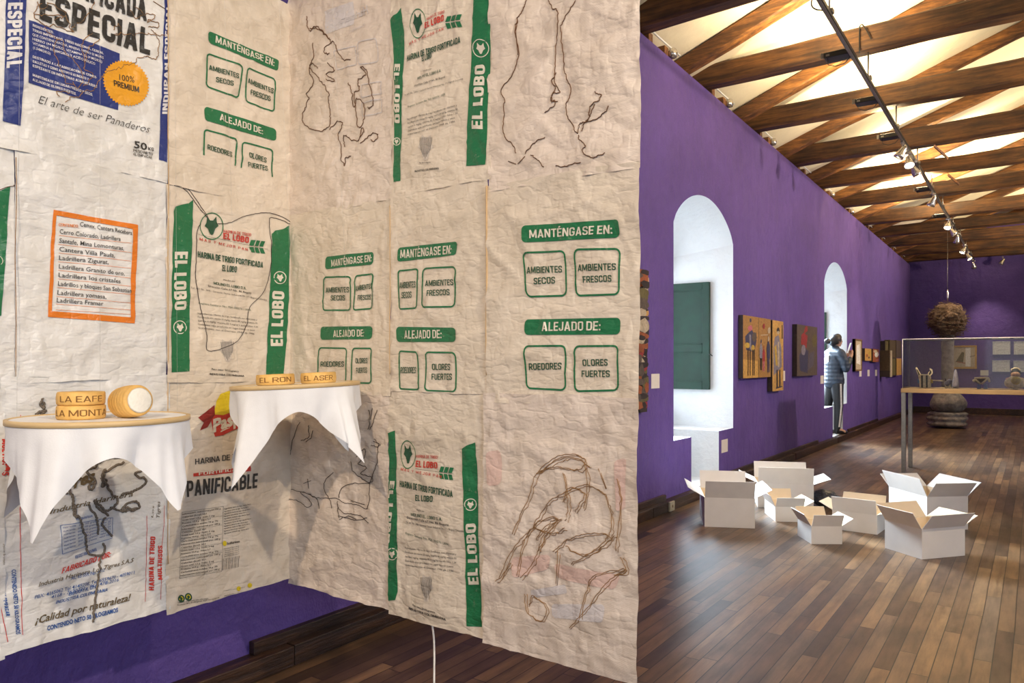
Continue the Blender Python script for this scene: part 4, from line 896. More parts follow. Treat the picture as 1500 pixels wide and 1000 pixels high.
# ---- fourth column, middle
S = Sack('R', 0.558, 0.985, ZR[1]-.015, ZR[2]-.01, 62, 0.005); p = cr(420, 280, 3.127)
keep_in(S, [P((505, 258), (785, 230), (783, 292), (502, 322)), P((498, 620), (778, 625), (777, 690), (500, 690))], [P((503, 360), (605, 352), (597, 538), (510, 543)), P((622, 350), (780, 342), (770, 532), (620, 535)), P((510, 728), (600, 733), (614, 912), (517, 908)), P((636, 733), (780, 735), (783, 922), (638, 915))],
        [('MANTÉNGASE EN:', p(518, 306), p(760, 287), 12, 'CREAM'), ('ALEJADO DE:', p(537, 675), p(712, 673), 12, 'CREAM'), ('AMBIENTES', p(514, 445), p(592, 440), 9, 'DGREEN'), ('SECOS', p(525, 490), p(572, 487), 9, 'DGREEN'), ('AMBIENTES', p(637, 435), p(767, 430), 8.5, 'DGREEN'), ('FRESCOS', p(648, 480), p(748, 475), 8.5, 'DGREEN'), ('ROEDORES', p(523, 833), p(594, 833), 9, 'DGREEN'), ('OLORES', p(670, 818), p(753, 818), 9, 'DGREEN'), ('FUERTES', p(668, 863), p(762, 863), 9, 'DGREEN')])
S.done(CU)
# ---- fourth column, bottom: wolf sack
S = Sack('R', 0.548, 0.99, 0.52, ZR[1], 63, 0.003); p = cr(400, 560, 2.778)
wolf_sack(S, p, P((472, 206), (484, 200), (498, 195), (505, 480), (507, 850), (498, 884), (463, 888), (470, 620)), P((768, 270), (790, 256), (822, 244), (838, 620), (848, 995), (790, 990), (783, 700)), (p(478, 400), p(455, 652), p(498, 400)), (p(838, 822), p(828, 572), p(797, 822)), (p(485, 698), 9), (p(803, 497), 9), p(548, 293), 11, 21,
          {'r1': T3(p, 580, 306, 672, 310, 12), 'r2': T3(p, 581, 343, 672, 350, 26), 'r3': T3(p, 523, 357, 690, 388, 11), 'g1': T3(p, 518, 424, 736, 466, 26), 'g2': T3(p, 582, 480, 658, 484, 24), 's1': T3(p, 588, 520, 622, 526, 8), 's2': T3(p, 562, 542, 697, 560, 12), 's3': T3(p, 545, 553, 722, 582, 9), 's4': T3(p, 540, 572, 780, 608, 8), 's5': T3(p, 542, 616, 718, 662, 9),
           'para': (p(540, 675), p(746, 702), 2.8, (0, 6.2)), 'e1': T3(p, 575, 905, 668, 935, 8), 'e2': T3(p, 558, 920, 710, 966, 10)})
wheat(S, p(678, 366), p(732, 372), 9); S.line([p(580, 350), p(735, 372)], 0.0008, 'INK'); sketch(S, p(630, 828), 10, 18)
S.done(CU)
# ---- fifth column, top: thread drawing
S = Sack('R', 0.99, 1.512, ZR[2]-.06, ZR[3]+.03, 71, 0.002, 'CLOTHP'); p = cr(680, 0, 3.333)
for t in ([(300, 0), (290, 40), (265, 100), (255, 160), (268, 270), (260, 300), (230, 370), (180, 440), (205, 490), (195, 560), (192, 655), (230, 700), (250, 745)], [(296, 30), (270, 90), (258, 170), (262, 265)], [(410, 0), (430, 45), (450, 40), (458, 120), (450, 260), (440, 340), (445, 400), (465, 450), (440, 460), (430, 500), (440, 490), (435, 520), (390, 550)], [(548, 0), (500, 80), (478, 130), (485, 230), (485, 320), (510, 400), (522, 440), (500, 520), (505, 570), (555, 650), (565, 600), (600, 590), (620, 520), (660, 490), (672, 465), (635, 450)],
          [(600, 600), (670, 560), (705, 515)], [(560, 660), (575, 690), (595, 715), (580, 735), (610, 765), (645, 768), (690, 750)], [(575, 640), (585, 600), (610, 570), (640, 510)], [(265, 805), (300, 765)], [(215, 788), (255, 800)], [(330, 755), (360, 780), (390, 812)], [(450, 815), (500, 810), (570, 792)], [(300, 750), (350, 690), (398, 667)], [(445, 360), (430, 400), (450, 430), (425, 490), (455, 495)]): S.thread([p(*q) for q in t], 0.0014, 0.003)
S.done(CU, None, 'THREAD', 'brown thread drawing')
# ---- fifth column, middle
S = Sack('R', 0.985, 1.510, ZR[1]-.04, ZR[2]-.04, 72, 0.006); p = cr(680, 280, 3.127)
keep_in(S, [P((263, 158), (708, 127), (708, 210), (265, 235)), P((280, 587), (710, 578), (710, 655), (280, 658))], [P((265, 278), (460, 268), (465, 480), (282, 487)), P((497, 262), (710, 257), (708, 475), (505, 482)), P((280, 705), (466, 703), (470, 915), (287, 905)), P((500, 705), (708, 703), (708, 915), (505, 920))],
        [('MANTÉNGASE EN:', p(299, 215), p(676, 193), 12, 'CREAM'), ('ALEJADO DE:', p(356, 640), p(622, 637), 13, 'CREAM'), ('AMBIENTES', p(285, 376), p(442, 370), 9.5, 'DGREEN'), ('SECOS', p(318, 426), p(410, 420), 9.5, 'DGREEN'), ('AMBIENTES', p(517, 365), p(692, 359), 9.5, 'DGREEN'), ('FRESCOS', p(540, 418), p(672, 413), 9.5, 'DGREEN'), ('ROEDORES', p(302, 818), p(447, 815), 9.5, 'DGREEN'), ('OLORES', p(545, 800), p(660, 798), 9.5, 'DGREEN'), ('FUERTES', p(540, 850), p(668, 850), 9.5, 'DGREEN')])
S.done(CU)
# ---- fifth column, bottom: loose hanging sack with thread drawing
S = Sack('R', 0.975, 1.512, 0.515, ZR[1]-.01, 73, 0.016, 'CLOTHP'); p = cr(680, 560, 2.271)
for c, m in ((((70, 230), (120, 225), (125, 340), (75, 345)), 'GHOSTR'), (((160, 580), (290, 570), (285, 620), (165, 650)), 'GHOSTR'), (((300, 600), (520, 640), (500, 690), (310, 650)), 'GHOSTR'), (((220, 690), (340, 670), (345, 700), (225, 715)), 'GHOSTB'), (((290, 735), (470, 735), (470, 795), (295, 780)), 'GHOSTB'), (((500, 260), (540, 250), (535, 420), (505, 430)), 'GHOSTR')): S.bar([p(*q) for q in c], m, 0.3)
for t in ([(165, 500), (215, 380), (250, 290), (330, 240), (400, 255), (380, 290), (300, 280), (240, 300)], [(120, 650), (160, 560), (220, 490), (280, 400), (330, 370), (400, 340), (450, 360), (480, 400), (490, 480), (480, 520)], [(180, 640), (200, 540), (240, 470), (310, 450), (260, 540), (230, 600), (190, 650)], [(330, 400), (350, 350), (400, 370), (370, 430)], [(300, 560), (350, 520), (420, 500), (480, 510), (430, 560), (360, 600)], [(305, 670), (315, 560)], [(390, 780), (410, 690), (440, 640), (540, 620), (480, 660), (420, 740), (355, 815)], [(510, 320), (520, 400), (505, 560)], [(200, 700), (210, 760), (260, 790), (275, 750), (230, 710), (215, 740)], [(520, 580), (540, 630), (500, 640)], [(250, 300), (300, 265), (360, 250), (420, 280)], [(240, 520), (280, 470), (315, 455), (270, 500), (250, 560)], [(160, 600), (130, 640), (110, 660)], [(340, 540), (400, 570), (470, 540), (500, 505)], [(330, 300), (345, 380), (340, 460)], [(400, 270), (410, 340), (400, 420)], [(450, 290), (470, 350)], [(230, 480), (300, 500), (340, 480)]):
    S.thread([p(*q) for q in t], 0.0010, 0.003); S.thread([p(q[0]+7+3*math.sin(q[1]), q[1]+5) for q in t], 0.0009, 0.004)
S.done(CU, 'loosely hanging crumpled sack with a thread drawing', 'TAN', 'tan thread drawing')
# stitched seams along the column edges, and cords from the top hem to the beams
def seam(side, s, z0, z1, mat='SEAM', r=0.0014):
    bm = NB(); n = int((z1-z0)/0.03); pts = []
    for k in range(n+1):
        z = z0+(z1-z0)*k/n; w = 0.0115+0.002*nz(z*9, s, 1); ss = s+0.003*nz(z*5, s, 2)
        pts.append(Vector((XL+w, YC+ss, z)) if side == 'L' else Vector((XL+ss, YC-w, z)))
    tube(bm, pts, r, 5); o = obj('seam_thread', bm, MATS[mat], CU); return o
seam('L', -0.508, 0.72, 2.8); seam('L', -0.965, 1.36, 1.99, 'TAN', .001); seam('R', 0.985, 1.36, 1.96, 'SEAM', .003); seam('R', 0.56, 1.36, 1.95)
M_CORD = plain('white_cord', (0.72, 0.70, 0.66), 0.6)
for side, s, yb in (('L', -1.4, None), ('L', -0.5, None), ('R', 0.8, None), ('R', 1.5, None)):
    bm = NB(); a = Vector((XL+0.004, YC+s, 2.8)) if side == 'L' else Vector((XL+s, YC-0.004, 2.84))
    tube(bm, [a, a+Vector((0, 0, 1.78))], 0.002, 6); obj('hanging_cord', bm, M_CORD, CU)
bm = NB(); c0 = on_y(632, 903, 2.0)
tube(bm, catmull([c0+Vector((0, -.02, .05)), on_y(633, 915, 1.9), on_y(636, 945, 1.9), on_y(636, 1000, 1.85), on_y(636, 1060, 1.8), (on_y(636, 1200, 1.7).x, 1.66, 0.006), (on_y(636, 1200, 1.7).x+.5, 1.2, 0.005)], 8), 0.0035, 8)
tag(obj('power_cord', bm, M_CORD), 'thin white cord dropping from behind the sack curtain hem to the floor', 'cord')
# ================================================================ embroidery hoops with white cloth, and what lies on them
M_LINEN = plain('white_linen', (0.86, 0.86, 0.87), 0.75, var=0.02, bmp=0.08, bscale=260)
M_HOOP = wood('pale_hoop_wood', [(0.3, (0.55, 0.36, 0.16)), (0.6, (0.72, 0.52, 0.26)), (0.75, (0.80, 0.62, 0.36))], (2, 2, 20), rough=0.45, bmp=0.1)
M_LOAF = plain('golden_clay', (0.74, 0.44, 0.125), 0.6, var=0.22, scale=22, bmp=0.25, bscale=60)
M_CRUMB = plain('white_crumb', (0.86, 0.82, 0.72), 0.8, var=0.05, bmp=0.3, bscale=120)
M_SCORE = plain('scored_letters', (0.20, 0.09, 0.02), 0.8)
M_FIL = plain('nylon_filament', (0.7, 0.68, 0.64), 0.3)
HR = 0.21
CR_, CU_ = RX, OX
def warp(b):
    K = ((-PI, -PI), (-0.60, -PI/4), (0.80, PI/4), (PI, PI))
    for (x0, y0), (x1, y1) in zip(K[:-1], K[1:]):
        if b <= x1: return y0+(y1-y0)*(b-x0)/(x1-x0)
    return b
def hoop_set(c, turn, tilt, label, drape_label, seed, amp):
    t = thing('embroidery_hoop', label, 'embroidery hoop', c, 'hanging embroidery hoops')
    t.rotation_euler = Matrix.Rotation(tilt, 4, OX).to_euler()
    prof_o = [(HR-0.006, -0.0075), (HR, -0.006), (HR, 0.006), (HR-0.006, 0.0075), (HR-0.010, 0.006), (HR-0.010, -0.006)]
    bm = NB(); n = 96; rings = [[bm.verts.new((r*math.cos(2*PI*k/n), r*math.sin(2*PI*k/n), z)) for r, z in prof_o] for k in range(n)]
    for k in range(n):
        for j in range(6): bm.faces.new((rings[k][j], rings[(k+1) % n][j], rings[(k+1) % n][(j+1) % 6], rings[k][(j+1) % 6])).smooth = True
    bmesh.ops.recalc_face_normals(bm, faces=bm.faces[:]); obj('ring', bm, M_HOOP, t, local=True)
    bm = NB(); ns, nt = 192, 22; rows = []
    yaw = math.atan2(CAM.y-c.y, CAM.x-c.x)+turn                       # middle of one straight edge faces the viewer
    ctr = bm.verts.new((0, 0, 0.0045))
    for j, q in enumerate((0.35, 0.7, 0.999)):
        rr = (HR-0.0102)*q; rows.append([bm.verts.new((rr*math.cos(2*PI*k/ns), rr*math.sin(2*PI*k/ns), 0.0045)) for k in range(ns)])
    for k in range(ns): bm.faces.new((ctr, rows[0][k], rows[0][(k+1) % ns]))
    d = []
    for j in range(nt+1):
        s = j/nt; row = []
        for k in range(ns):
            a = 2*PI*k/ns; b = (a-yaw+PI) % (2*PI)-PI; b = warp(b) if amp < 0.19 else b; m = max(abs(math.cos(b)), abs(math.sin(b))); w = max(0, (1/m-1)/0.4142)
            L = 0.072+amp*w**0.85*(1-0.16*math.sin(b)); h = L*s
            cb = (b-PI/4) % (PI/2); cb = min(cb, PI/2-cb)           # angle from the nearest corner
            tri = lambda z: abs((z/PI) % 2-1)*2-1; fold = 1.25*max(0, 1-cb/0.30)-0.9*max(0, 1-abs(cb-0.42)/0.22); side = 1.5*tri(a*6.3+seed)*min(1, L*s/0.08)+0.5* math.sin(a*5+seed*2.1)+0.8*math.sin(a*13+seed*5)*min(1, L*s/0.1)
            g = (h/0.28); rr = HR-0.003+g*(0.060*fold+0.006+0.016*side)+0.014*min(1, h/0.05)*nz(math.cos(a)*2.3, math.sin(a)*2.3, seed)
            aa = a-(0.30*g*math.sin(2*(b-PI/4))*0.0)
            tw = 0.05*g*nz(math.cos(a)*1.7, math.sin(a)*1.7, seed+4)
            row.append(bm.verts.new((rr*math.cos(aa+tw), rr*math.sin(aa+tw), -0.006-h)))
        d.append(row)
    for R in (rows, d):
        for j in range(len(R)-1):
            for k in range(ns): bm.faces.new((R[j][k], R[j][(k+1) % ns], R[j+1][(k+1) % ns], R[j+1][k]))
    bmesh.ops.recalc_face_normals(bm, faces=bm.faces[:])
    for f in bm.faces: f.smooth = True
    o = obj('draped_cloth', bm, M_LINEN, t, local=True); o['label'] = drape_label
    for k in range(3):
        a = yaw+PI+(k-1)*1.15; p = Vector(((HR-0.005)*math.cos(a), (HR-0.005)*math.sin(a), 0.008))
        bm = NB(); tube(bm, [p, Vector((p.x*0.9, p.y*0.9, 3.0))], 0.00028, 4); obj('hanging_filament', bm, M_FIL, t, local=True)
    return t
H1 = CAM + ray(149, 613.5)*1.90; H2 = CAM + ray(434, 564.5)*2.47
hoop_set(H1, 0.02, 0.0, 'round wooden hoop with white cloth at lower left, holding a stack and a roll', 'white cloth stretched in the hoop, corners hanging down', 1.3, 0.172)
hoop_set(H2, 0.02, -0.042, 'round pale wooden hoop with white cloth right of the other, in the curtain corner', 'white cloth stretched in the hoop, corners hanging down', 4.1, 0.20)
def top_pt(px, py, H, r): 
    p = on_z(px, py, H.z+0.0048); return p
def slab_loaf(name, c, r, h, s, span, label, group=None):
    t = thing(name, label, 'clay loaf', c, group)
    bm = NB(); prof = [(r*0.5, 0), (r*0.96, 0.0005), (r, 0.004), (r*1.015, h*0.5), (r, h-0.004), (r*0.96, h-0.0003), (r*0.5, h), (0.001, h)]
    lathe(bm, [(0.001, 0)]+prof, (0, 0, 0), 48); 
    for v in bm.verts: v.co += Vector((1, 1, 0))*0 + v.co.normalized()*0.0012*nz(v.co.x*40, v.co.y*40, v.co.z*40)
    obj('loaf_body', bm, M_LOAF, t, smooth=True, local=True)
    v, f = glyphs(s, -0.01, 0.0); bm = NB(); mid = math.atan2(CAM.y-c[1], CAM.x-c[0]); vv = []
    for p in v:
        a = mid+(p[0]-0.5)*span; vv.append(bm.verts.new(((r*1.02+0.0006)*math.cos(a), (r*1.02+0.0006)*math.sin(a), h*0.27+p[1]*h*0.44)))
    for q in f:
        try: bm.faces.new([vv[i] for i in q])
        except ValueError: pass
    o = obj('scored_lettering', bm, M_SCORE, t, local=True)
    return t
p = on_z(119, 613, H1.z+0.0048)
slab_loaf('clay_loaf', (p.x, p.y, p.z), 0.0545, 0.035, 'LA MONTA', 2.5, 'lower lettered golden loaf of the two stacked on the left hoop', 'lettered loaves on the hoops')
slab_loaf('clay_loaf', (p.x, p.y, p.z+0.0352), 0.0535, 0.033, 'LA EAFE', 1.9, 'upper lettered golden loaf of the two stacked on the left hoop', 'lettered loaves on the hoops')
T2 = Matrix.Rotation(-0.042, 3, OX)
p = H2+T2 @ (RX*-0.064-OX*0.015+Vector((0, 0, .0052))); slab_loaf('clay_loaf', p, 0.061, 0.036, 'EL RON', 1.8, 'left lettered golden loaf behind the rim of the right hoop', 'lettered loaves on the hoops')
p = H2+T2 @ (RX*0.078-OX*0.01+Vector((0, 0, .0052))); slab_loaf('clay_loaf', p, 0.057, 0.036, 'EL ASER', 1.8, 'right lettered golden loaf behind the rim of the right hoop', 'lettered loaves on the hoops')
for o in C.objects:
    if o.get('label', '').endswith('rim of the right hoop'): o.rotation_euler = T2.to_euler()
# the banded roll with its white cut end
p = on_z(190, 612, H1.z+0.0048); t = thing('roll_loaf', 'round banded golden roll with a white cut end on the left hoop', 'clay loaf', p)
ax = (-OX*0.50+RX*0.80+Vector((0, 0, 0.10))).normalized(); rr = 0.040
M3 = ax.to_track_quat('Z', 'Y').to_matrix(); prof = [(0.001, -0.045), (0.018, -0.043), (0.030, -0.036)]
for k in range(7): z = -0.033+k*0.0105; prof += [(rr*(0.93+0.07*math.sin((k+1)/8*PI)), z), (rr*(0.96+0.07*math.sin((k+1)/8*PI)), z+0.006), (rr*(0.915+0.07*math.sin((k+1)/8*PI)), z+0.0098)]
prof += [(rr*0.86, 0.042), (0.001, 0.043)]
bm = NB(); lathe(bm, prof, (0, 0, rr*1.035), 40, mat=M3); obj('roll_body', bm, M_LOAF, t, smooth=True, local=True)
bm = NB(); lathe(bm, [(0.001, 0.0425), (rr*0.74, 0.0435), (rr*0.80, 0.0445), (rr*0.70, 0.0475), (0.001, 0.0485)], (0, 0, rr*1.035), 32, mat=M3)
obj('cut_end', bm, M_CRUMB, t, smooth=True, local=True)['label'] = 'white cut end'

# ================================================================ open cardboard boxes on the floor
M_BOX = plain('white_cardboard', (0.78, 0.74, 0.68), 0.65, var=0.035, scale=8, bmp=0.04)
M_BOXIN = plain('cardboard_inside', (0.74, 0.60, 0.42), 0.7, var=0.05, scale=8)
def carton(label, B, Cc, A=None, depth=None, h=0.2, flaps=(40, 50, 30, 40), fl=None, tan=False):
    """B front left, C front right (floor pixels), A pixel on the far end of the left side or a depth"""
    b = on_z(*B, 0); c = on_z(*Cc, 0); e1 = (c-b); w = e1.length; x = e1.normalized(); y = Vector((-x.y, x.x, 0))
    if y.dot(OX) < 0: y = -y
    if depth is None: depth = abs((on_z(*A, 0)-b).dot(y))
    t = thing('cardboard_box', label, 'cardboard box', b+e1/2+y*depth/2, 'open cardboard boxes on the floor')
    k = 0.004; bm = NB(); Z = Vector((0, 0, 1)); b = b+Z*0.001
    def wall(o, u, n, ln):
        fs = slab(bm, o, u*ln, Z*h, n*k)
    wall(b, x, y, w); wall(b+y*(depth-k), x, y, w); wall(b+y*k, y, x, depth-2*k); wall(b+x*(w-k)+y*k, y, x, depth-2*k)
    slab(bm, b+x*k+y*k, x*(w-2*k), y*(depth-2*k), Z*k)
    ctr = b+x*w/2+y*depth/2
    for f in bm.faces:
        q = f.calc_center_median()-ctr; f.material_index = 1 if f.normal.dot(Vector((q.x, q.y, 0))) < -1e-5 or f.normal.z > 0.9 and q.z < 0.05 else 0
    obj('body', bm, [M_BOX, M_BOXIN], t)
    fl = fl or min(depth, w)*0.5
    for i, (o, u, n, ln) in enumerate(((b, x, -y, w), (b+x*w, y, x, depth), (b+y*depth, x, y, w), (b, y, -x, depth))):
        a = math.radians(flaps[i])
        if a is None: continue
        up = Z*math.cos(a)+n*math.sin(a); nn = (Z*math.sin(a)-n*math.cos(a))
        bm = NB(); g = 0.003; fs = slab(bm, o+Z*h+u*g, u*(ln-2*g), up*fl, nn*0.0035)
        for f in bm.faces: f.material_index = 1 if tan and f.normal.dot(nn) > 0.9 else 0
        obj('flap', bm, [M_BOX, M_BOXIN], t)
    return t
carton('large open white box nearest the purple wall, left of the group', (1032, 771.3), (1105.8, 774), A=(1016.2, 753.4), h=0.250, flaps=(22, 62, 18, 60), fl=0.16)
carton('wide open box at the back left of the group, behind the small box', (1110, 743), (1192, 746.5), depth=0.40, h=0.235, flaps=(14, 70, 20, 66), fl=0.165)
carton('small open box between the two left boxes and the wide back box', (1135.8, 763.8), (1178, 764.6), A=(1117.5, 751), h=0.130, flaps=(30, 60, 20, 24), fl=0.10, tan=True)
carton('smallest white open box in the front middle of the group', (1188.5, 796.8), (1233.6, 797), A=(1160.5, 784), h=0.137, flaps=(26, 58, 34, 32), fl=0.105, tan=True)
carton('tan open box right of the smallest box, its front in shade', (1219, 774.2), (1284.8, 783.2), depth=0.27, h=0.158, flaps=(16, 74, 25, 62), fl=0.125, tan=True)
t7 = carton('large open box at the back right of the group, near the display case', (1358, 777), (1418, 775.5), A=(1296, 758), h=0.28, flaps=(40, 48, 55, 24), fl=0.165)
carton('large open white box at the front right of the group', (1350.5, 819.5), (1413.5, 813.6), A=(1297.8, 802.3), h=0.2145, flaps=(38, 62, 42, 34), fl=0.14, tan=True)
# dark speckled bundle among the boxes
M_SPECK = plain('dark_speckled_plastic', (0.035, 0.04, 0.055), 0.3, var=0.8, scale=120, bmp=0.5, bscale=90)
p = on_z(1208, 741, 0); bm = NB(); bmesh.ops.create_icosphere(bm, subdivisions=5, radius=1.0)
for v in bm.verts:
    q = v.co.copy(); n = 1+0.10*nz(q.x*2.2, q.y*2.2, q.z*2.2)+0.05*nz(q.x*7, q.y*7, q.z*7); v.co = p+Vector((q.x*0.125*n, q.y*0.10*n, 0.078+max(-0.078, q.z*0.085*n)))
tag(obj('speckled_bundle', bm, M_SPECK, None, True, origin=(p.x, p.y, 0)), 'low dark speckled plastic bundle lying on the floor among the open boxes', 'bundle')

# ================================================================ things on the left wall
def wrect(px0, px1, yt, yb, th=0.0):
    """rectangle on a plane parallel to the left wall from photo pixels: left x, right x, top and bottom y at the left edge"""
    a = on_x(px0, yt, WX+th); b = on_x(px0, yb, WX+th); c = on_x(px1, yt, WX+th)
    return a.y, c.y, b.z, a.z
P_ = {}
def pm(name, col, rough=0.6):
    if name not in P_: P_[name] = plain('paint_'+name, col, rough, var=0.3, scale=35, bmp=0.15)
    return P_[name]
MUST = pm('mustard', (0.36, 0.19, 0.05)); NAVY = pm('navy', (0.04, 0.04, 0.09)); PINK = pm('pink', (0.45, 0.12, 0.16)); DKB = pm('dark_brown', (0.025, 0.016, 0.012)); CRM = pm('cream', (0.5, 0.42, 0.28)); GRYB = pm('grey_brown', (0.10, 0.075, 0.055)); REDP = pm('red', (0.30, 0.03, 0.03)); YEL = pm('yellow', (0.5, 0.33, 0.05)); GRYL = pm('grey_lilac', (0.22, 0.20, 0.24)); RUST = pm('rust', (0.30, 0.08, 0.02)); OLV = pm('olive', (0.12, 0.10, 0.03)); GOLDP = pm('ochre', (0.55, 0.32, 0.08)); TEXT_ = pm('textured_brown', (0.09, 0.062, 0.03), 0.8); WHT = pm('paper_white', (0.80, 0.77, 0.70)); BLUP = pm('blue', (0.05, 0.16, 0.45)); TEAL = pm('teal', (0.05, 0.30, 0.35))
def panel(name, label, cat, px, th=0.05, mats=(MUST, DKB), figs=(), frame=0, group=None, wall='L', back=0.0):
    """a thick picture panel hung on the wall; figs are polygons in panel units (0..1, 0..1) with a material"""
    if wall == 'L': y0, y1, z0, z1 = wrect(*px, th)
    else:
        a = on_y(px[0], px[2], YB-th); b = on_y(px[1], px[3], YB-th); y0, y1, z0, z1 = a.x, b.x, b.z, a.z
    def P(u, v, d):
        return Vector((WX+d, y0+(y1-y0)*u, z0+(z1-z0)*v)) if wall == 'L' else Vector((y0+(y1-y0)*u, YB-d, z0+(z1-z0)*v))
    base = P(0.5, 0, 0)
    t = thing(name, label, cat, base, group)
    bm = NB(); ml = [mats[0], mats[1]]
    fs = hexa(bm, [P(0, 0, 0.004), P(1, 0, 0.004), P(1, 0, th), P(0, 0, th)], [P(0, 1, 0.004), P(1, 1, 0.004), P(1, 1, th), P(0, 1, th)])
    nrm = Vector((1, 0, 0)) if wall == 'L' else Vector((0, -1, 0))
    for f in fs: f.material_index = 0 if f.normal.dot(nrm) > 0.9 else 1
    for k, (pts, m) in enumerate(figs):
        if m not in ml: ml.append(m)
        try: f = bm.faces.new([bm.verts.new(P(u, v, th+0.0008+0.00015*k)) for u, v in pts]); f.material_index = ml.index(m)
        except ValueError: pass
        if f.normal.length: f.normal_update()
        if f.normal.dot(nrm) < 0: f.normal_flip()
    obj('canvas' if frame == 0 else 'picture_sheet', bm, ml, t)
    if frame:
        bm = NB(); w = frame/(y1-y0); h = frame/(z1-z0); d = th+0.012
        for (a, b, c, e) in ((0, w, 0, 1), (1-w, 1, 0, 1), (w, 1-w, 0, h), (w, 1-w, 1-h, 1)):
            hexa(bm, [P(a, c, 0.004), P(b, c, 0.004), P(b, c, d), P(a, c, d)], [P(a, e, 0.004), P(b, e, 0.004), P(b, e, d), P(a, e, d)])
        obj('frame', bm, [mats[1]], t)
    return t
def blob(cx, cy, rx, ry, n=10, seed=1.0): return [(min(.995, max(.005, cx+rx*math.cos(2*PI*k/n)*(1+.6*nz(k*1.3, seed, cx)))), min(.998, max(.002, cy+ry*math.sin(2*PI*k/n)*(1+.6*nz(k*1.7, seed, cy))))) for k in range(n)]
def man(cx, y0, h, w, c1, c2, c3, seed=1.0):
    """simple painted figure: legs, coat, head"""
    return [([(cx-w*.5, y0), (cx-w*.15, y0), (cx-w*.05, y0+h*.45), (cx-w*.5, y0+h*.45)], c1), ([(cx+w*.1, y0), (cx+w*.45, y0), (cx+w*.5, y0+h*.45), (cx, y0+h*.45)], c1), ([(cx-w*.7, y0+h*.40), (cx+w*.7, y0+h*.38), (cx+w*.75, y0+h*.72), (cx+w*.2, y0+h*.86), (cx-w*.3, y0+h*.86), (cx-w*.8, y0+h*.70)], c2), (blob(cx, y0+h*.93, w*.3, h*.075, 9, seed), c3)]
random.seed(5)
figs = [(blob(random.uniform(.05, .95), random.uniform(.02, .98), random.uniform(.1, .35), random.uniform(.015, .05), 9, k), random.choice([RUST, DKB, DKB, OLV, REDP, GOLDP, CRM, DKB, GRYB])) for k in range(150)]
panel('painting', 'tall narrow dark multicoloured painting half hidden by the sack curtain edge', 'painting', (915, 948, 388, 607), 0.05, (DKB, RUST), figs)
panel('painting', 'mustard painting of several standing and riding figures, left of the tall narrow panel', 'painting', (1088.5, 1129, 461, 554), 0.06, (MUST, DKB),
      [([(.0, .0), (.52, .0), (.5, .28), (0, .30)], GOLDP), ([(.53, 0), (.545, 0), (.545, 1), (.53, 1)], OLV), (blob(.25, .93, .03, .035), NAVY), (blob(.24, .80, .08, .05), PINK), ([(.1, .45), (.38, .42), (.46, .62), (.30, .78), (.16, .72), (.06, .66)], NAVY), (blob(.38, .66, .08, .09), GRYB), (blob(.14, .52, .09, .05), YEL), (blob(.33, .48, .06, .06), YEL), ([(.22, .44), (.27, .44), (.26, .7), (.2, .7)], GRYL)]
      + [([(x, .04), (x+.025, .04), (x+.03, .46), (x-.005, .46)], DKB) for x in (.15, .22, .31, .36)] + man(.62, .12, .52, .07, DKB, GRYL, NAVY) + man(.72, .10, .44, .07, PINK, REDP, RUST) + man(.90, .08, .62, .09, NAVY, NAVY, CRM) + [(blob(.72, .86, .04, .05), REDP), ([(.60, .70), (.88, .72), (.88, .735), (.60, .715)], CRM), (blob(.92, .80, .05, .06), CRM)])
panel('painting', 'tall narrow mustard panel of one robed figure, hung lower right of the group painting', 'painting', (1131.5, 1147.5, 468.5, 573), 0.07, (GOLDP, DKB),
      [([(.1, .22), (.85, .34), (.8, .62), (.55, .80), (.2, .76), (.08, .6)], GRYL), ([(.15, .62), (.30, .36), (.48, .36), (.35, .66)], YEL), ([(.5, .34), (.62, .34), (.6, .7), (.48, .7)], CRM), (blob(.5, .86, .13, .045), DKB), (blob(.5, .83, .12, .025), CRM)] + [([(x, .04), (x+.12, .04), (x+.12, .30), (x, .30)], DKB) for x in (.35, .6)] + [([(.84, .75), (.92, .75), (.92, .95), (.84, .95)], DKB), ([(.3, .03), (.9, .05), (.9, .065), (.3, .05)], NAVY)])
panel('painting', 'dark grey and red abstract painting, left of the standing woman', 'painting', (1167.5, 1197, 474.5, 551), 0.07, (GRYB, DKB),
      [([(.15, .1), (.5, .05), (.55, .5), (.3, .55), (.1, .4)], NAVY), ([(.5, .1), (.8, .2), (.85, .5), (.6, .45)], pm('slate', (.09, .08, .11))), ([(.18, .62), (.45, .55), (.5, .8), (.3, .85), (.2, .8)], REDP), ([(.3, .82), (.5, .9), (.48, 1), (.38, .97)], REDP), (blob(.85, .7, .12, .15), OLV), (blob(.3, .5, .1, .12), CRM and GRYL)])
panel('framed_picture', 'tall narrow pale picture in a deep wooden frame, just right of the standing woman', 'picture', (1252.5, 1262, 496, 543.5), 0.05, (CRM, pm('frame_brown', (.17, .095, .035))), [([(.2, .25), (.8, .2), (.7, .85), (.25, .8)], WHT)], 0.03)
panel('painting', 'small yellow painting on the wall right of the tall framed picture', 'painting', (1267, 1276.5, 510, 528), 0.06, (GOLDP, DKB), [(blob(.3, .4, .15, .15), RUST), (blob(.7, .6, .15, .2), YEL), (blob(.6, .25, .1, .1), DKB)])
panel('painting', 'small dark bordered painting with a white patch, beside the small yellow one', 'painting', (1278.5, 1287.5, 510.5, 530), 0.07, (RUST, DKB), [(blob(.6, .55, .3, .25), WHT), (blob(.4, .8, .3, .12), CRM), (blob(.7, .15, .25, .08), PINK)])
ya = on_x(1288.5, 530, WX).y; c1 = on_y(1303.5, 513, ya); c2 = on_y(1303.5, 552, ya); yb_ = on_x(1306, 530, c1.x).y
t = thing('relief_panel', 'rough dark brown textured box panel jutting from the wall near the display case', 'relief', (WX, ya, c2.z))
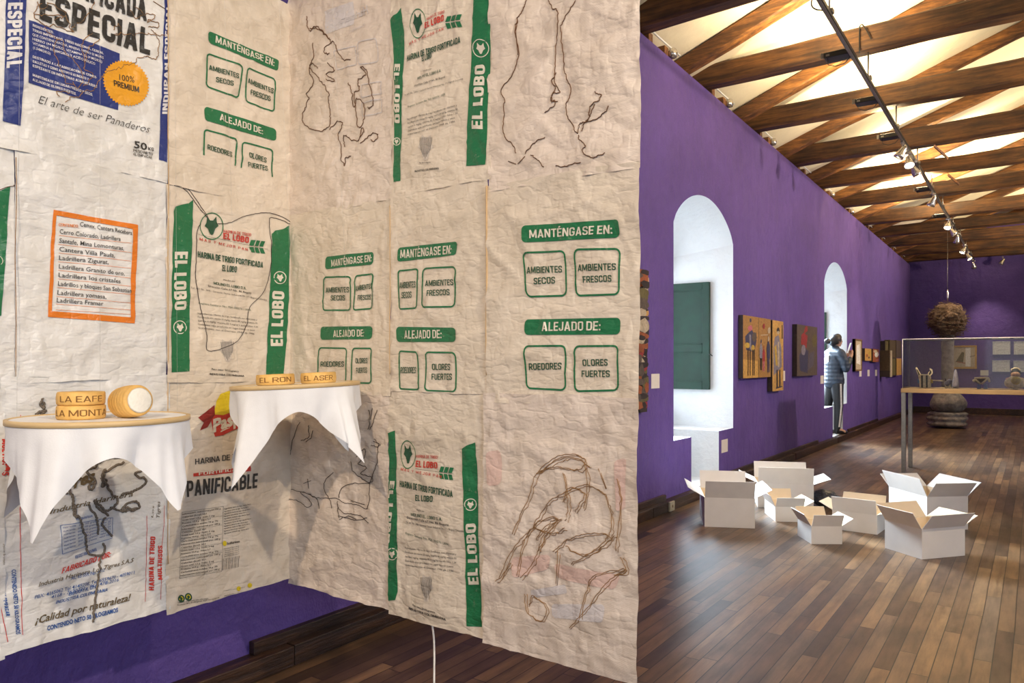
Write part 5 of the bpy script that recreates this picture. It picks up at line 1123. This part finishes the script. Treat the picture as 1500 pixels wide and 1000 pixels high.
bm = NB(); box(bm, (WX+0.004, ya, c2.z), (c1.x, yb_, c1.z)); obj('box_body', bm, TEXT_, t)
zz = c2.z+(c1.z-c2.z)*.24; bm = NB(); box(bm, (WX+0.004, ya-.006, c2.z), (c1.x, ya-.0005, zz)); obj('dark_band', bm, DKB, t)
bm = NB(); box(bm, (c1.x+.0005, ya, c2.z), (c1.x+.012, yb_, c1.z)); obj('pale_edge', bm, CRM, t)
random.seed(9); bm = NB()
for k in range(260):
    x = random.uniform(WX+.02, c1.x-.03); z = random.uniform(zz+.01, c1.z-.02); l_ = random.uniform(.01, .035); box(bm, (x, ya-random.uniform(.004, .016), z), (x+l_, ya-.0005, z+.008))
o = obj('rough_texture', bm, TEXT_, t); o['kind'] = 'stuff'
panel('relief_panel', 'olive brown plank panel behind the textured box panel, upper left one', 'relief', (1303.5, 1312, 497.5, 523.5), 0.12, (TEXT_, OLV), (), group=None)
panel('relief_panel', 'dark plank panel at the upper right by the display case corner', 'relief', (1312.8, 1320.5, 498, 523.5), 0.12, (GRYB, DKB))
panel('relief_panel', 'pale olive plank panel below the olive brown plank panel', 'relief', (1305.5, 1312, 524.5, 550), 0.12, (OLV, GOLDP))
panel('relief_panel', 'mustard plank panel at the lower right by the display case corner', 'relief', (1313.2, 1320.5, 524.5, 549.5), 0.12, (GOLDP, DKB))
panel('relief_panel', 'narrow pale strip panel above the textured box panel', 'relief', (1296.3, 1300.8, 499, 513), 0.1, (OLV, DKB))
# small caption cards
def card(label, px, wall='L', group='caption cards'):
    if wall == 'L':
        y0, y1, z0, z1 = wrect(*px, 0.003); pts = [(WX+0.001, y0, z0), (WX+0.004, y0, z0), (WX+0.004, y1, z0), (WX+0.001, y1, z0)]
    else:
        a = on_y(px[0], px[2], YB-.003); b = on_y(px[1], px[3], YB-.003); z0, z1 = b.z, a.z; pts = [(a.x, YB-.004, z0), (b.x, YB-.004, z0), (b.x, YB-.001, z0), (a.x, YB-.001, z0)]
    bm = NB(); hexa(bm, pts, [(q[0], q[1], z1) for q in pts]); tag(obj('caption_card', bm, M_LABEL, None, origin=pts[0]), label, 'caption card', group)
card('cream caption card right of the half hidden dark painting', (954, 966, 547.5, 569))
card('cream caption card low on the right seat front of the nearer window', (1057, 1066, 644.5, 663.5))
card('cream caption card right of the tall narrow robed figure panel', (1144.5, 1150, 543, 558))
card('cream caption card between the dark red painting and the standing woman', (1202, 1206.5, 550, 562))
card('small caption card under the tall framed picture', (1258.8, 1262, 541.5, 551.5)); card('small caption card under the small yellow painting', (1270.8, 1273.8, 541.5, 551)); card('small caption card under the small bordered painting', (1282, 1284.8, 541.5, 550.5))
card('white caption card on the back wall right of the wooden framed drawing', (1436, 1448, 542, 550), 'B')
# socket on the baseboard
a = on_x(984, 741, -2.785); t = thing('wall_socket', 'ivory electric socket on the baseboard below the nearer window', 'socket', (-2.786, a.y, a.z))
bm = NB(); box(bm, (-2.795, a.y-0.055, a.z-0.045), (-2.776, a.y+0.055, a.z+0.045), 0, 0.004); obj('plate', bm, M_PLASTIC, t)
bm = NB(); box(bm, (-2.7765, a.y-0.012, a.z-0.012), (-2.775, a.y+0.012, a.z+0.012)); obj('contact_face', bm, pm('tan', (.25, .15, .06)), t)
# pictures on the back wall
panel('framed_picture', 'pale map-like drawing in a light wooden frame on the back wall', 'picture', (1394.5, 1431, 506, 540), 0.03, (CRM, GOLDP), [([(.15, .3), (.45, .25), (.5, .7), (.4, .72)], OLV), ([(.55, .1), (.75, .1), (.75, .9), (.55, .9)], WHT), ([(.2, .28), (.55, .22), (.55, .25), (.2, .32)], RUST), ([(.72, .5), (.92, .55), (.92, .57), (.72, .53)], GRYB)], 0.045, wall='B')
for nm, r in (('upper left', (1454, 1480, 500, 519)), ('upper right', (1485, 1511, 500, 519)), ('lower left', (1453.5, 1479.5, 527.5, 544.5)), ('lower right', (1484.5, 1511, 528, 545))):
    panel('framed_picture', '%s white framed sheet of the four on the back wall' % nm, 'picture', r, 0.03, (WHT, pm('white_frame', (.70, .68, .66))), [([(.3, .30), (.75, .34), (.75, .36), (.3, .32)], GRYL), ([(.25, .6), (.8, .62), (.8, .63), (.25, .61)], GRYL)], 0.022, 'four framed sheets on the back wall', 'B')

# ================================================================ display case
M_OAK = wood('case_board_wood', [(0.3, (0.28, 0.17, 0.07)), (0.6, (0.42, 0.28, 0.13)), (0.75, (0.5, 0.36, 0.18))], (0.6, 5, 5), rough=0.45, bmp=0.1)
def glass_mat():
    m = bpy.data.materials.new('case_glass'); m.use_nodes = True; nt = m.node_tree; nt.nodes.clear()
    out = nt.nodes.new('ShaderNodeOutputMaterial'); tr_ = nt.nodes.new('ShaderNodeBsdfTransparent'); gl = nt.nodes.new('ShaderNodeBsdfGlossy'); df = nt.nodes.new('ShaderNodeBsdfDiffuse')
    tr_.inputs[0].default_value = (0.96, 0.97, 0.97, 1); gl.inputs['Roughness'].default_value = 0.03; df.inputs[0].default_value = (.6, .62, .65, 1)
    fr = nt.nodes.new('ShaderNodeFresnel'); fr.inputs[0].default_value = 1.5; m1 = nt.nodes.new('ShaderNodeMixShader'); m2 = nt.nodes.new('ShaderNodeMixShader'); m2.inputs[0].default_value = 0.012
    nt.links.new(fr.outputs[0], m1.inputs[0]); nt.links.new(tr_.outputs[0], m1.inputs[1]); nt.links.new(gl.outputs[0], m1.inputs[2])
    nt.links.new(m1.outputs[0], m2.inputs[1]); nt.links.new(df.outputs[0], m2.inputs[2]); nt.links.new(m2.outputs[0], out.inputs[0]); return m
M_GLASS = glass_mat(); M_EDGE = plain('glass_edge', (0.62, 0.60, 0.62), 0.25)
VY0, VY1 = 10.5, 11.18; a = on_y(1319.5, 568.5, VY0); VX0, VX1, VZ = a.x, 1.35, a.z; VT = on_y(1320, 497, VY0).z
t = thing('display_case', 'long glass display case on a wooden board with steel legs', 'display case', (VX0, VY0, 0))
bm = NB(); box(bm, (VX0, VY0, VZ-0.055), (VX1, VY1, VZ), 0, 0.003); obj('board', bm, M_OAK, t)
for x in (VX0+0.004, VX1-0.054):
    for y in (VY0+0.004, VY1-0.054): bm = NB(); box(bm, (x, y, 0.001), (x+0.05, y+0.05, VZ-0.056), 0, 0.003); obj('leg', bm, M_STEEL, t)
g = 0.008
for nm, q in (('glass_front', (VX0+.02, VX1-.02, VY0+.02, VY0+.02+g, VZ+.001, VT)), ('glass_back', (VX0+.02, VX1-.02, VY1-.02-g, VY1-.02, VZ+.001, VT)), ('glass_end', (VX0+.02, VX0+.02+g, VY0+.02+g, VY1-.02-g, VZ+.001, VT)), ('glass_end', (VX1-.02-g, VX1-.02, VY0+.02+g, VY1-.02-g, VZ+.001, VT)), ('glass_top', (VX0+.02, VX1-.02, VY0+.02, VY1-.02, VT+.0005, VT+g))):
    bm = NB(); box(bm, (q[0], q[2], q[4]), (q[1], q[3], q[5])); obj(nm, bm, M_GLASS, t)
bm = NB()
for q in (((VX0+.02, VY0+.018, VT+.002), (VX1-.02, VY0+.018, VT+.002)), ((VX0+.02, VY1-.018, VT+.002), (VX1-.02, VY1-.018, VT+.002)), ((VX0+.019, VY0+.018, VT), (VX0+.019, VY1-.018, VT)), ((VX0+.019, VY0+.018, VZ+.002), (VX0+.019, VY0+.018, VT)), ((VX0+.019, VY1-.018, VZ+.002), (VX0+.019, VY1-.018, VT))):
    tube(bm, q, 0.005, 6)
obj('polished_edges', bm, M_EDGE, t)
lamp('track_spot_beam', 'SPOT', (TX+.1, 9.2, TZ-0.3), (-0.6, 10.85, 1.1), 700, WARM, 0.05, 40, 0.9)
# small folk figures inside the case
VM = (VY0+VY1)/2
def vp(px, py): return on_y(px, py, VM)
def poly3(bm, pts, th=0.04, mi=0, y=0.0):
    q = [vp(*p_) for p_ in pts]; lo = [bm.verts.new(v+Vector((0, y-th/2, 0))) for v in q]; hi = [bm.verts.new(v+Vector((0, y+th/2, 0))) for v in q]; n = len(q)
    fs = [bm.faces.new(lo), bm.faces.new(hi[::-1])]+[bm.faces.new((lo[i], hi[i], hi[(i+1) % n], lo[(i+1) % n])) for i in range(n)]
    for f in fs: f.material_index = mi
    bmesh.ops.recalc_face_normals(bm, faces=fs)
s_ = cr(1310, 480, 7.695)
def PP(*c): return [s_(*q) for q in c]
BLK = pm('black', (0.012, 0.011, 0.012)); CRW = pm('warm_white', (.75, .60, .38)); ZB = VZ+0.001
zpx = lambda x: 0
def figure(name, label, cat, px):
    v = vp(px, 560); return thing(name, label, cat, (v.x, VM, ZB))
def drop(t):     # let the figure stand on the board
    lo = min((o.matrix_basis.translation.z+v.co.z) for o in C.objects if o.parent is t for v in o.data.vertices); t.location.z = ZB-lo
t = figure('horned_figure', 'small black and cream figure with two long horns, leftmost in the glass case', 'figurine', 1354)
bm = NB(); poly3(bm, PP((275, 545), (300, 530), (390, 530), (408, 560), (412, 675), (385, 682), (345, 670), (318, 680), (290, 672), (285, 600)), .10, 0); obj('body', bm, [CRW], t)
bm = NB()
for x in (318, 372): poly3(bm, PP((x-12, 540), (x+10, 540), (x+10, 678), (x-8, 678)), .11)
obj('dark_stripe', bm, [DKB], t)
for q in (((240, 455), (252, 448), (282, 500), (305, 545), (280, 562), (265, 520)), ((400, 462), (430, 478), (432, 520), (405, 548), (375, 555), (385, 510), (405, 490))):
    bm = NB(); poly3(bm, PP(*q), .03); h_ = obj('horn', bm, [CRW], t)
    cx_ = sum(a_[0] for a_ in q)/len(q); cy_ = sum(a_[1] for a_ in q)/len(q); bm = NB(); poly3(bm, PP(*[(cx_+(a_[0]-cx_)*.62, cy_+(a_[1]-cy_)*.62) for a_ in q]), .034); obj('horn_inlay', bm, [BLK], h_)
bm = NB(); poly3(bm, PP((262, 580), (288, 585), (288, 632), (264, 630)), .03); obj('blue_patch', bm, [BLUP], t)
bm = NB(); poly3(bm, PP((400, 585), (430, 585), (438, 628), (402, 632)), .03); obj('yellow_patch', bm, [YEL], t)
bm = NB(); tube(bm, [vp(*s_(432, 597)), vp(*s_(552, 604))], .008, 8); obj('pole', bm, [CRW], t)
drop(t)
t = figure('animal_figure', 'tiny grey and white animal figure right of the horned figure', 'figurine', 1388)
bm = NB()
for c_, r_ in (((595, 630), .035), ((620, 605), .028), ((640, 600), .02)): bmesh.ops.create_icosphere(bm, subdivisions=2, radius=r_, matrix=Matrix.Translation(vp(*s_(*c_))))
obj('body', bm, [GRYL], t, True)
for x in (580, 600, 625): bm = NB(); tube(bm, [vp(*s_(x, 640)), vp(*s_(x, 682))], .01, 8); obj('leg', bm, [CRW], t)
for x in (575, 630): bm = NB(); tube(bm, [vp(*s_(x+5, 600)), vp(*s_(x, 572))], .006, 8); obj('ear', bm, [BLK], t)
drop(t)
t = figure('cone_figure', 'slim grey standing cone in the glass case', 'figurine', 1399)
v = vp(*s_(685, 678)); bm = NB(); lathe(bm, [(.03, 0), (.036, .03), (.032, .1), (.02, .19), (.008, .235), (.002, .24)], (v.x, VM+.1, ZB), 20); obj('cone', bm, [GRYL], t, True); drop(t)
t = figure('mask_figure', 'cream trimmed dark triangular mask figure on blue feet in the case', 'figurine', 1438)
bm = NB(); poly3(bm, PP((900, 580), (1060, 572), (1055, 600), (990, 642), (960, 642), (905, 610)), .09); obj('face', bm, [BLK], t)
bm = NB()
for q in (((905, 575), (1058, 568)), ((905, 580), (975, 640)), ((1058, 575), (985, 640)), ((890, 590), (905, 615)), ((1060, 565), (1075, 620))): tube(bm, [vp(*s_(*q[0]))+Vector((0, -.045, 0)), vp(*s_(*q[1]))+Vector((0, -.045, 0))], .012, 8)
obj('trim', bm, [CRW], t)
for x in (955, 1028): bm = NB(); poly3(bm, PP((x-18, 640), (x+18, 640), (x+22, 694), (x-22, 694)), .07); obj('foot', bm, [pm('pale_blue', (.18, .20, .42))], t)
drop(t)
t = figure('doll_figure', 'round yellow and pink doll figure with dark hair, rightmost in the case', 'figurine', 1488)
bm = NB()
for c_, r_ in (((1360, 660), .085), ((1310, 665), .065), ((1420, 665), .065)): bmesh.ops.create_icosphere(bm, subdivisions=3, radius=r_, matrix=Matrix.Translation(vp(*s_(*c_))))
obj('skirt', bm, [CRW], t, True)
bm = NB(); bmesh.ops.create_icosphere(bm, subdivisions=3, radius=.05, matrix=Matrix.Translation(vp(*s_(1372, 640))+Vector((0, -.07, 0)))); obj('yellow_front', bm, [YEL], t, True)
for x in (1265, 1455): bm = NB(); tube(bm, [vp(*s_(1360, 610)), vp(*s_(x, 640))], .03, 10); obj('sleeve', bm, [pm('rose', (.55, .25, .22))], t)
bm = NB(); bmesh.ops.create_icosphere(bm, subdivisions=3, radius=.05, matrix=Matrix.Translation(vp(*s_(1368, 570)))); obj('head', bm, [pm('skin_tone', (.45, .24, .13))], t, True)
bm = NB(); bmesh.ops.create_icosphere(bm, subdivisions=3, radius=.056, matrix=Matrix.Translation(vp(*s_(1368, 553))+Vector((0, .015, 0)))); obj('hair', bm, [BLK], t, True)
bm = NB(); tube(bm, [vp(*s_(1328, 570)), vp(*s_(1322, 510)), vp(*s_(1350, 500)), vp(*s_(1395, 500)), vp(*s_(1412, 515)), vp(*s_(1408, 570))], .008, 8); obj('head_hoop', bm, [CRW], t)
drop(t)

# ================================================================ hanging sculpture
M_TWIG = plain('twig_brown', (0.10, 0.06, 0.03), 0.85, var=0.5, scale=40, bmp=0.6)
M_STONE = plain('layered_stone', (0.20, 0.17, 0.14), 0.8, var=0.4, scale=14, bmp=0.9, bscale=30)
c0 = on_z(1388, 624, 0.03); SX, SY = c0.x, c0.y
def sp(px, py): return on_y(px, py, SY)
t = thing('hanging_sculpture', 'suspended sculpture of a twig nest on a stone trunk over a layered rock base', 'sculpture', (SX, SY, 0))
def rock(bm, prof, n=40, amp=.12, fq=3.0, seed=0, dx=0):
    rings = []
    for r, z in prof: rings.append([bm.verts.new((SX+dx+r*math.cos(2*PI*k/n)*(1+amp*nz(math.cos(2*PI*k/n)*fq, math.sin(2*PI*k/n)*fq, z*4+seed)), SY+r*math.sin(2*PI*k/n)*(1+amp*nz(math.cos(2*PI*k/n)*fq+5, math.sin(2*PI*k/n)*fq, z*4+seed)), z)) for k in range(n)])
    for i in range(len(rings)-1):
        for k in range(n): bm.faces.new((rings[i][k], rings[i][(k+1) % n], rings[i+1][(k+1) % n], rings[i+1][k])).smooth = True
    bm.faces.new(rings[0][::-1]); bm.faces.new(rings[-1])
bm = NB(); rock(bm, [(.30, .03), (.385, .06), (.40, .10), (.37, .13), (.36, .15), (.385, .18), (.38, .22), (.33, .25), (.34, .27), (.35, .31), (.30, .34)], 48, .2, 3, 3); obj('rock_base', bm, M_STONE, t)
bm = NB(); rock(bm, [(.20, .335), (.29, .38), (.335, .46), (.34, .54), (.31, .62), (.26, .70), (.20, .77), (.15, .83), (.13, .88)], 40, .22, 2, 9); obj('boulder', bm, M_STONE, t)
zt = sp(1388, 497).z; bm = NB(); rock(bm, [(.115, .87), (.115, 1.0), (.118, 1.2), (.12, 1.4), (.112, 1.6), (.12, 1.75), (.13, zt+.1)], 24, .12, 2, 5); obj('trunk', bm, M_STONE, t)
cn = sp(1388, 470); rn = 0.40; bm = NB(); bmesh.ops.create_icosphere(bm, subdivisions=4, radius=1)
for v in bm.verts:
    q = v.co.copy(); f = 1+.22*nz(q.x*3, q.y*3, q.z*3)+.1*nz(q.x*9, q.y*9, q.z*9); v.co = cn+Vector((q.x*rn*.86*f, q.y*rn*.86*f, q.z*.33*f+.03))
nest = obj('twig_nest', bm, M_TWIG, t)
random.seed(3); bm = NB()
for k in range(420):
    a = random.uniform(0, 2*PI); z = random.uniform(-1, 1); r_ = math.sqrt(1-z*z); p0 = Vector((r_*math.cos(a)*rn*.85, r_*math.sin(a)*rn*.85, z*.34))
    d_ = Vector((-math.sin(a), math.cos(a), random.uniform(-.25, .25)))*random.uniform(.12, .26)*random.choice((-1, 1)); out = p0.normalized()*random.uniform(.02, .10)
    tube(bm, [cn+p0-d_*.5, cn+p0+out*.6, cn+p0+d_*.6+out], random.uniform(.003, .007), 4)
tw = obj('twig', bm, M_TWIG, nest); tw['kind'] = 'stuff'
bm = NB(); tube(bm, [(SX, SY, cn.z+.28), (SX, SY, ztop(18.6)+.06)], .004, 6); obj('suspension_wire', bm, M_STEEL, t)
v = sp(1389, 432); bm = NB(); tube(bm, [(SX, SY, v.z-.12), (SX, SY, v.z-.05), (SX, SY, v.z+.05), (SX, SY, v.z+.12)], .02, 10, radii=[.006, .022, .022, .006]); obj('turnbuckle', bm, M_CHROME, t)
# ================================================================ the woman reading in the window recess
M_SKIN = plain('skin', (0.42, 0.23, 0.15), 0.5, var=0.06)
M_HAIR = plain('black_hair', (0.012, 0.010, 0.010), 0.35, var=0.3, bmp=0.3, bscale=120)
M_JACK = plain('navy_padded_jacket', (0.014, 0.024, 0.042), 0.5, var=0.25, scale=18, bmp=0.35, bscale=22)
M_TROU = plain('black_trousers', (0.010, 0.010, 0.012), 0.6, var=0.2, bmp=0.15)
M_STRIPE = plain('white_stripe', (0.62, 0.60, 0.55), 0.7); M_SHOE = plain('black_leather', (0.012, 0.010, 0.009), 0.28); M_TIE = plain('pale_blue_scrunchie', (0.45, 0.62, 0.80), 0.8, bmp=0.4)
base = on_x(1223, 620, -2.98); base = Vector((-2.98, base.y, WELLF+0.001)); KS = 1.09
FW = Vector((0.70, 0.714, 0)).normalized(); RT = Vector((FW.y, -FW.x, 0)); UP = Vector((0, 0, 1))
def L(f, r, z): return base + (FW*f + RT*r + UP*z)*KS
def skin(name, nodes, edges, mat, parent, voxel=0.0085, smooth=7):
    """nodes: (position, radius or (forward radius, sideways radius)); tapered limbs merged into one continuous surface"""
    bm = NB()
    def rad(n): return (n[1]*KS, n[1]*KS) if isinstance(n[1], (int, float)) else (n[1][0]*KS, n[1][1]*KS)
    for n in nodes:
        rf, rr_ = rad(n); g = bmesh.ops.create_icosphere(bm, subdivisions=3, radius=1.0); rz = min(rf, rr_)
        for v in g['verts']: q = v.co.copy(); v.co = n[0]+FW*(q.x*rf)+RT*(q.y*rr_)+UP*(q.z*rz)
    for i, j in edges:
        A, B = nodes[i], nodes[j]; d = B[0]-A[0]
        if d.length < 1e-6: continue
        t = d.normalized(); fa = FW-t*FW.dot(t)
        if fa.length < 0.3: fa = UP-t*UP.dot(t)
        fa.normalize(); fb = t.cross(fa); rings = []
        for n in (A, B):
            rf, rr_ = rad(n); rings.append([bm.verts.new(n[0]+fa*(rf*math.cos(2*PI*k/20))+fb*(rr_*math.sin(2*PI*k/20))) for k in range(20)])
        fs = [bm.faces.new(rings[0][::-1]), bm.faces.new(rings[1])]+[bm.faces.new((rings[0][k], rings[0][(k+1) % 20], rings[1][(k+1) % 20], rings[1][k])) for k in range(20)]
        bmesh.ops.recalc_face_normals(bm, faces=fs)
    me = bpy.data.meshes.new(name); bm.to_mesh(me); bm.free(); o = bpy.data.objects.new(name, me); C.objects.link(o)
    r = o.modifiers.new('remesh', 'REMESH'); r.mode = 'VOXEL'; r.voxel_size = voxel; r.adaptivity = 0
    s = o.modifiers.new('smooth', 'SMOOTH'); s.iterations = smooth; s.factor = 0.5
    bpy.context.view_layer.update(); dg = bpy.context.evaluated_depsgraph_get()
    m2 = bpy.data.meshes.new_from_object(o.evaluated_get(dg)); bpy.data.objects.remove(o, do_unlink=True)
    m2.materials.clear(); bm = NB(); bm.from_mesh(m2); bm.normal_update(); return bm
# skeleton of the body, mid-read: both forearms raised, paper before the face
nodes = []; edges = []; ix = {}
def node(k, p, r, par=None):
    ix[k] = len(nodes); nodes.append((p, r))
    if par is not None: edges.append((ix[par], ix[k]))
node('pelvis', L(-.02, 0, .90), (.10, .14))
node('waist', L(-.02, 0, 1.03), (.09, .12), 'pelvis'); node('chest', L(-.015, 0, 1.20), (.10, .135), 'waist'); node('upper', L(-.01, 0, 1.34), (.075, .11), 'chest'); node('neck', L(.015, 0, 1.425), .042, 'upper'); node('throat', L(.03, 0, 1.47), .042, 'neck')
node('skull', L(.035, 0, 1.545), .073, 'throat'); node('crown', L(.02, 0, 1.605), .060, 'skull')
node('face', L(.075, 0, 1.535), .050, 'skull'); node('chin', L(.088, 0, 1.487), .026, 'face'); node('nose', L(.130, 0, 1.533), .011, 'face'); node('brow', L(.092, 0, 1.572), .036, 'face')
for s, sd in (('r', 1), ('l', -1)):
    node('ear'+s, L(.025, sd*.078, 1.54), .013, 'skull')
    node('sh'+s, L(-.005, sd*.165, 1.355), .055, 'upper'); node('el'+s, L(.05+(0 if sd > 0 else .03), sd*.205, 1.10), .042, 'sh'+s); node('wr'+s, L(.235, sd*.075, 1.265), .027, 'el'+s); node('pa'+s, L(.272, sd*.052, 1.325), .030, 'wr'+s)
    node('hip'+s, L(-.02, sd*.085, .84), .085, 'pelvis'); kx = .02 if sd > 0 else -.09
    node('kn'+s, L(kx, sd*.075, .47), .055, 'hip'+s); node('an'+s, L(.0 if sd > 0 else -.13, sd*.065, .085), .036, 'kn'+s); node('to'+s, L(.12 if sd > 0 else -.01, sd*.075, .035), .030, 'an'+s)
    for fi, (df, dr, dz, ln) in enumerate(((.012, -.026, .018, .070), (.016, -.010, .026, .082), (.016, .008, .026, .078), (.012, .024, .016, .062))):
        b = ix['pa'+s]; p0 = nodes[b][0]; q1 = p0+FW*df+RT*(sd*-dr*0.6)+UP*(dz+.012); q2 = q1+FW*.010*sd*0+UP*(ln*.40)-RT*sd*.006+FW*.012; q3 = q2+UP*(ln*.18)-RT*sd*.016-FW*.004
        q1 += FW*(fi-1.5)*.016; q2 += FW*(fi-1.5)*.017; q3 += FW*(fi-1.5)*.017
        node('f%d%s' % (fi, s), q1, .0095, 'pa'+s); node('g%d%s' % (fi, s), q2, .0085, 'f%d%s' % (fi, s)); node('h%d%s' % (fi, s), q3, .0075, 'g%d%s' % (fi, s))
    p0 = nodes[ix['pa'+s]][0]; node('t1'+s, p0-FW*.024+UP*.006-RT*sd*.02, .010, 'pa'+s); node('t2'+s, p0-FW*.026+UP*.034-RT*sd*.035, .0085, 't1'+s)
bm = skin('person', nodes, edges, M_SKIN, None, 0.0062, 4)
person = obj('person', bm, M_SKIN, None, True, origin=tuple(base))
tag(person, 'woman in navy padded jacket and black trousers reading in the far window recess', 'person')
# jacket: hip-length, quilted, high collar
nodes = []; edges = []; ix = {}
node('chest', L(-.03, 0, 1.20), (.145, .185)); node('waist', L(-.03, 0, 1.03), (.145, .175), 'chest'); node('hip', L(-.025, 0, .93), (.155, .185), 'waist'); node('hem', L(-.02, 0, .885), (.158, .188), 'hip'); node('upper', L(-.02, 0, 1.335), (.110, .135), 'chest'); node('collar', L(.01, 0, 1.43), .066, 'upper')
for s, sd in (('r', 1), ('l', -1)):
    node('sh'+s, L(-.01, sd*.165, 1.345), .078, 'upper'); node('mid'+s, L(.03, sd*.21, 1.22), .070, 'sh'+s); node('el'+s, L(.055+(0 if sd > 0 else .03), sd*.215, 1.095), .066, 'mid'+s); node('fa'+s, L(.16, sd*.14, 1.19), .055, 'el'+s); node('wr'+s, L(.222, sd*.085, 1.25), .043, 'fa'+s)
bm = skin('jacket', nodes, edges, M_JACK, person)
for v in bm.verts:      # quilting rolls
    h = (v.co.z-base.z); v.co += v.normal*0.0024*math.sin(h*2*PI/0.07+0.8*nz(v.co.x*5, v.co.y*5, 0))
ob = obj('jacket', bm, M_JACK, person, True); ob['label'] = 'navy padded jacket'
bm = NB(); q = L(-.150, .02, 1.26); slab(bm, q-RT*.055-UP*.06, RT*.11, UP*.12, -FW*.02); obj('back_emblem', bm, M_STRIPE, ob)['label'] = 'pale patch on the back'
nodes = []; edges = []; ix = {}
node('pelvis', L(-.02, 0, .90), (.125, .155))
for s, sd in (('r', 1), ('l', -1)):
    kx = .02 if sd > 0 else -.09; ax_ = .0 if sd > 0 else -.13
    node('hip'+s, L(-.02, sd*.085, .83), .105, 'pelvis'); node('th'+s, L((kx-.02)/2, sd*.08, .66), .088, 'hip'+s); node('kn'+s, L(kx, sd*.075, .47), .072, 'th'+s); node('ca'+s, L((kx+ax_)/2, sd*.07, .28), .062, 'kn'+s); node('an'+s, L(ax_, sd*.065, .105), .052, 'ca'+s)
bm = skin('trousers', nodes, edges, M_TROU, person); tr_o = obj('trousers', bm, M_TROU, person, True); tr_o['label'] = 'black trousers with a white side stripe'
bm = NB(); pts = [L(-.02, .188, .84), L(0, .166, .66), L(.02, .146, .47), L(.01, .131, .28), L(.0, .117, .12)]
for a, b in zip(pts[:-1], pts[1:]): slab(bm, a-FW*.016, FW*.032, b-a, RT*.004)
obj('side_stripe', bm, M_STRIPE, tr_o)['label'] = 'white side stripe'
for s, sd in (('r', 1), ('l', -1)):
    f0 = 0 if sd > 0 else -.13; nodes = []; edges = []; ix = {}
    node('ank', L(f0-.005, sd*.065, .10), .046); node('heel', L(f0-.02, sd*.065, .042), .040, 'ank'); node('ball', L(f0+.09, sd*.07, .036), (.042, .034), 'heel'); node('tip', L(f0+.165, sd*.075, .028), (.030, .024), 'ball')
    obj('shoe', skin('shoe', nodes, edges, M_SHOE, person), M_SHOE, person, True)
# hair drawn back to a bun with a pale scrunchie, eyes
nodes = []; edges = []; ix = {}
node('c', L(.012, 0, 1.575), .094); node('top', L(.045, 0, 1.612), .070, 'c'); node('back', L(-.045, 0, 1.55), .072, 'c'); node('nape', L(-.035, 0, 1.50), .040, 'back'); node('tail', L(-.10, 0, 1.547), .034, 'back'); node('bun', L(-.135, 0, 1.55), .050, 'tail'); node('be', L(-.165, 0, 1.545), .035, 'bun')
for sd in (1, -1): node('s%d' % sd, L(.03, sd*.052, 1.585), .040, 'c')
bm = skin('hair', nodes, edges, M_HAIR, person); hr = obj('hair', bm, M_HAIR, person, True)
bm = NB()
for k in range(24):
    a = 2*PI*k/24; b = 2*PI*(k+1)/24
R_ = [L(-.098+.008*math.sin(5*2*PI*k/25), .034*math.cos(2*PI*k/24), 1.547+.034*math.sin(2*PI*k/24)) for k in range(25)]
tube(bm, R_, .016, 8); obj('scrunchie', bm, M_TIE, hr)['label'] = 'pale blue scrunchie'
for sd in (1, -1):
    bm = NB(); bmesh.ops.create_uvsphere(bm, u_segments=12, v_segments=8, radius=.0105, matrix=Matrix.Translation(L(.114, sd*.026, 1.549))); obj('eye', bm, plain('eye', (.05, .03, .02), .2) if 'eye' not in MATS else MATS['eye'], person, True)
bm = NB(); nodes_ = [L(.122, -.018, 1.503), L(.127, 0, 1.504), L(.122, .018, 1.503)]; tube(bm, nodes_, .005, 6); obj('lips', bm, plain('lips', (.32, .10, .08), .5), person, True)
bm = NB(); q = L(.262, -.065, 1.352); e_ = (RT*.55+FW*.83)*-.0; w_ = (RT*.80-FW*.35).normalized()*.15; h_ = (UP*.19+FW*.07); slab(bm, q, w_, h_, w_.cross(h_).normalized()*.0012)
tag(obj('paper_sheet', bm, M_LABEL, None, origin=tuple(q)), 'white sheet of paper held up by the woman in the window recess', 'paper')
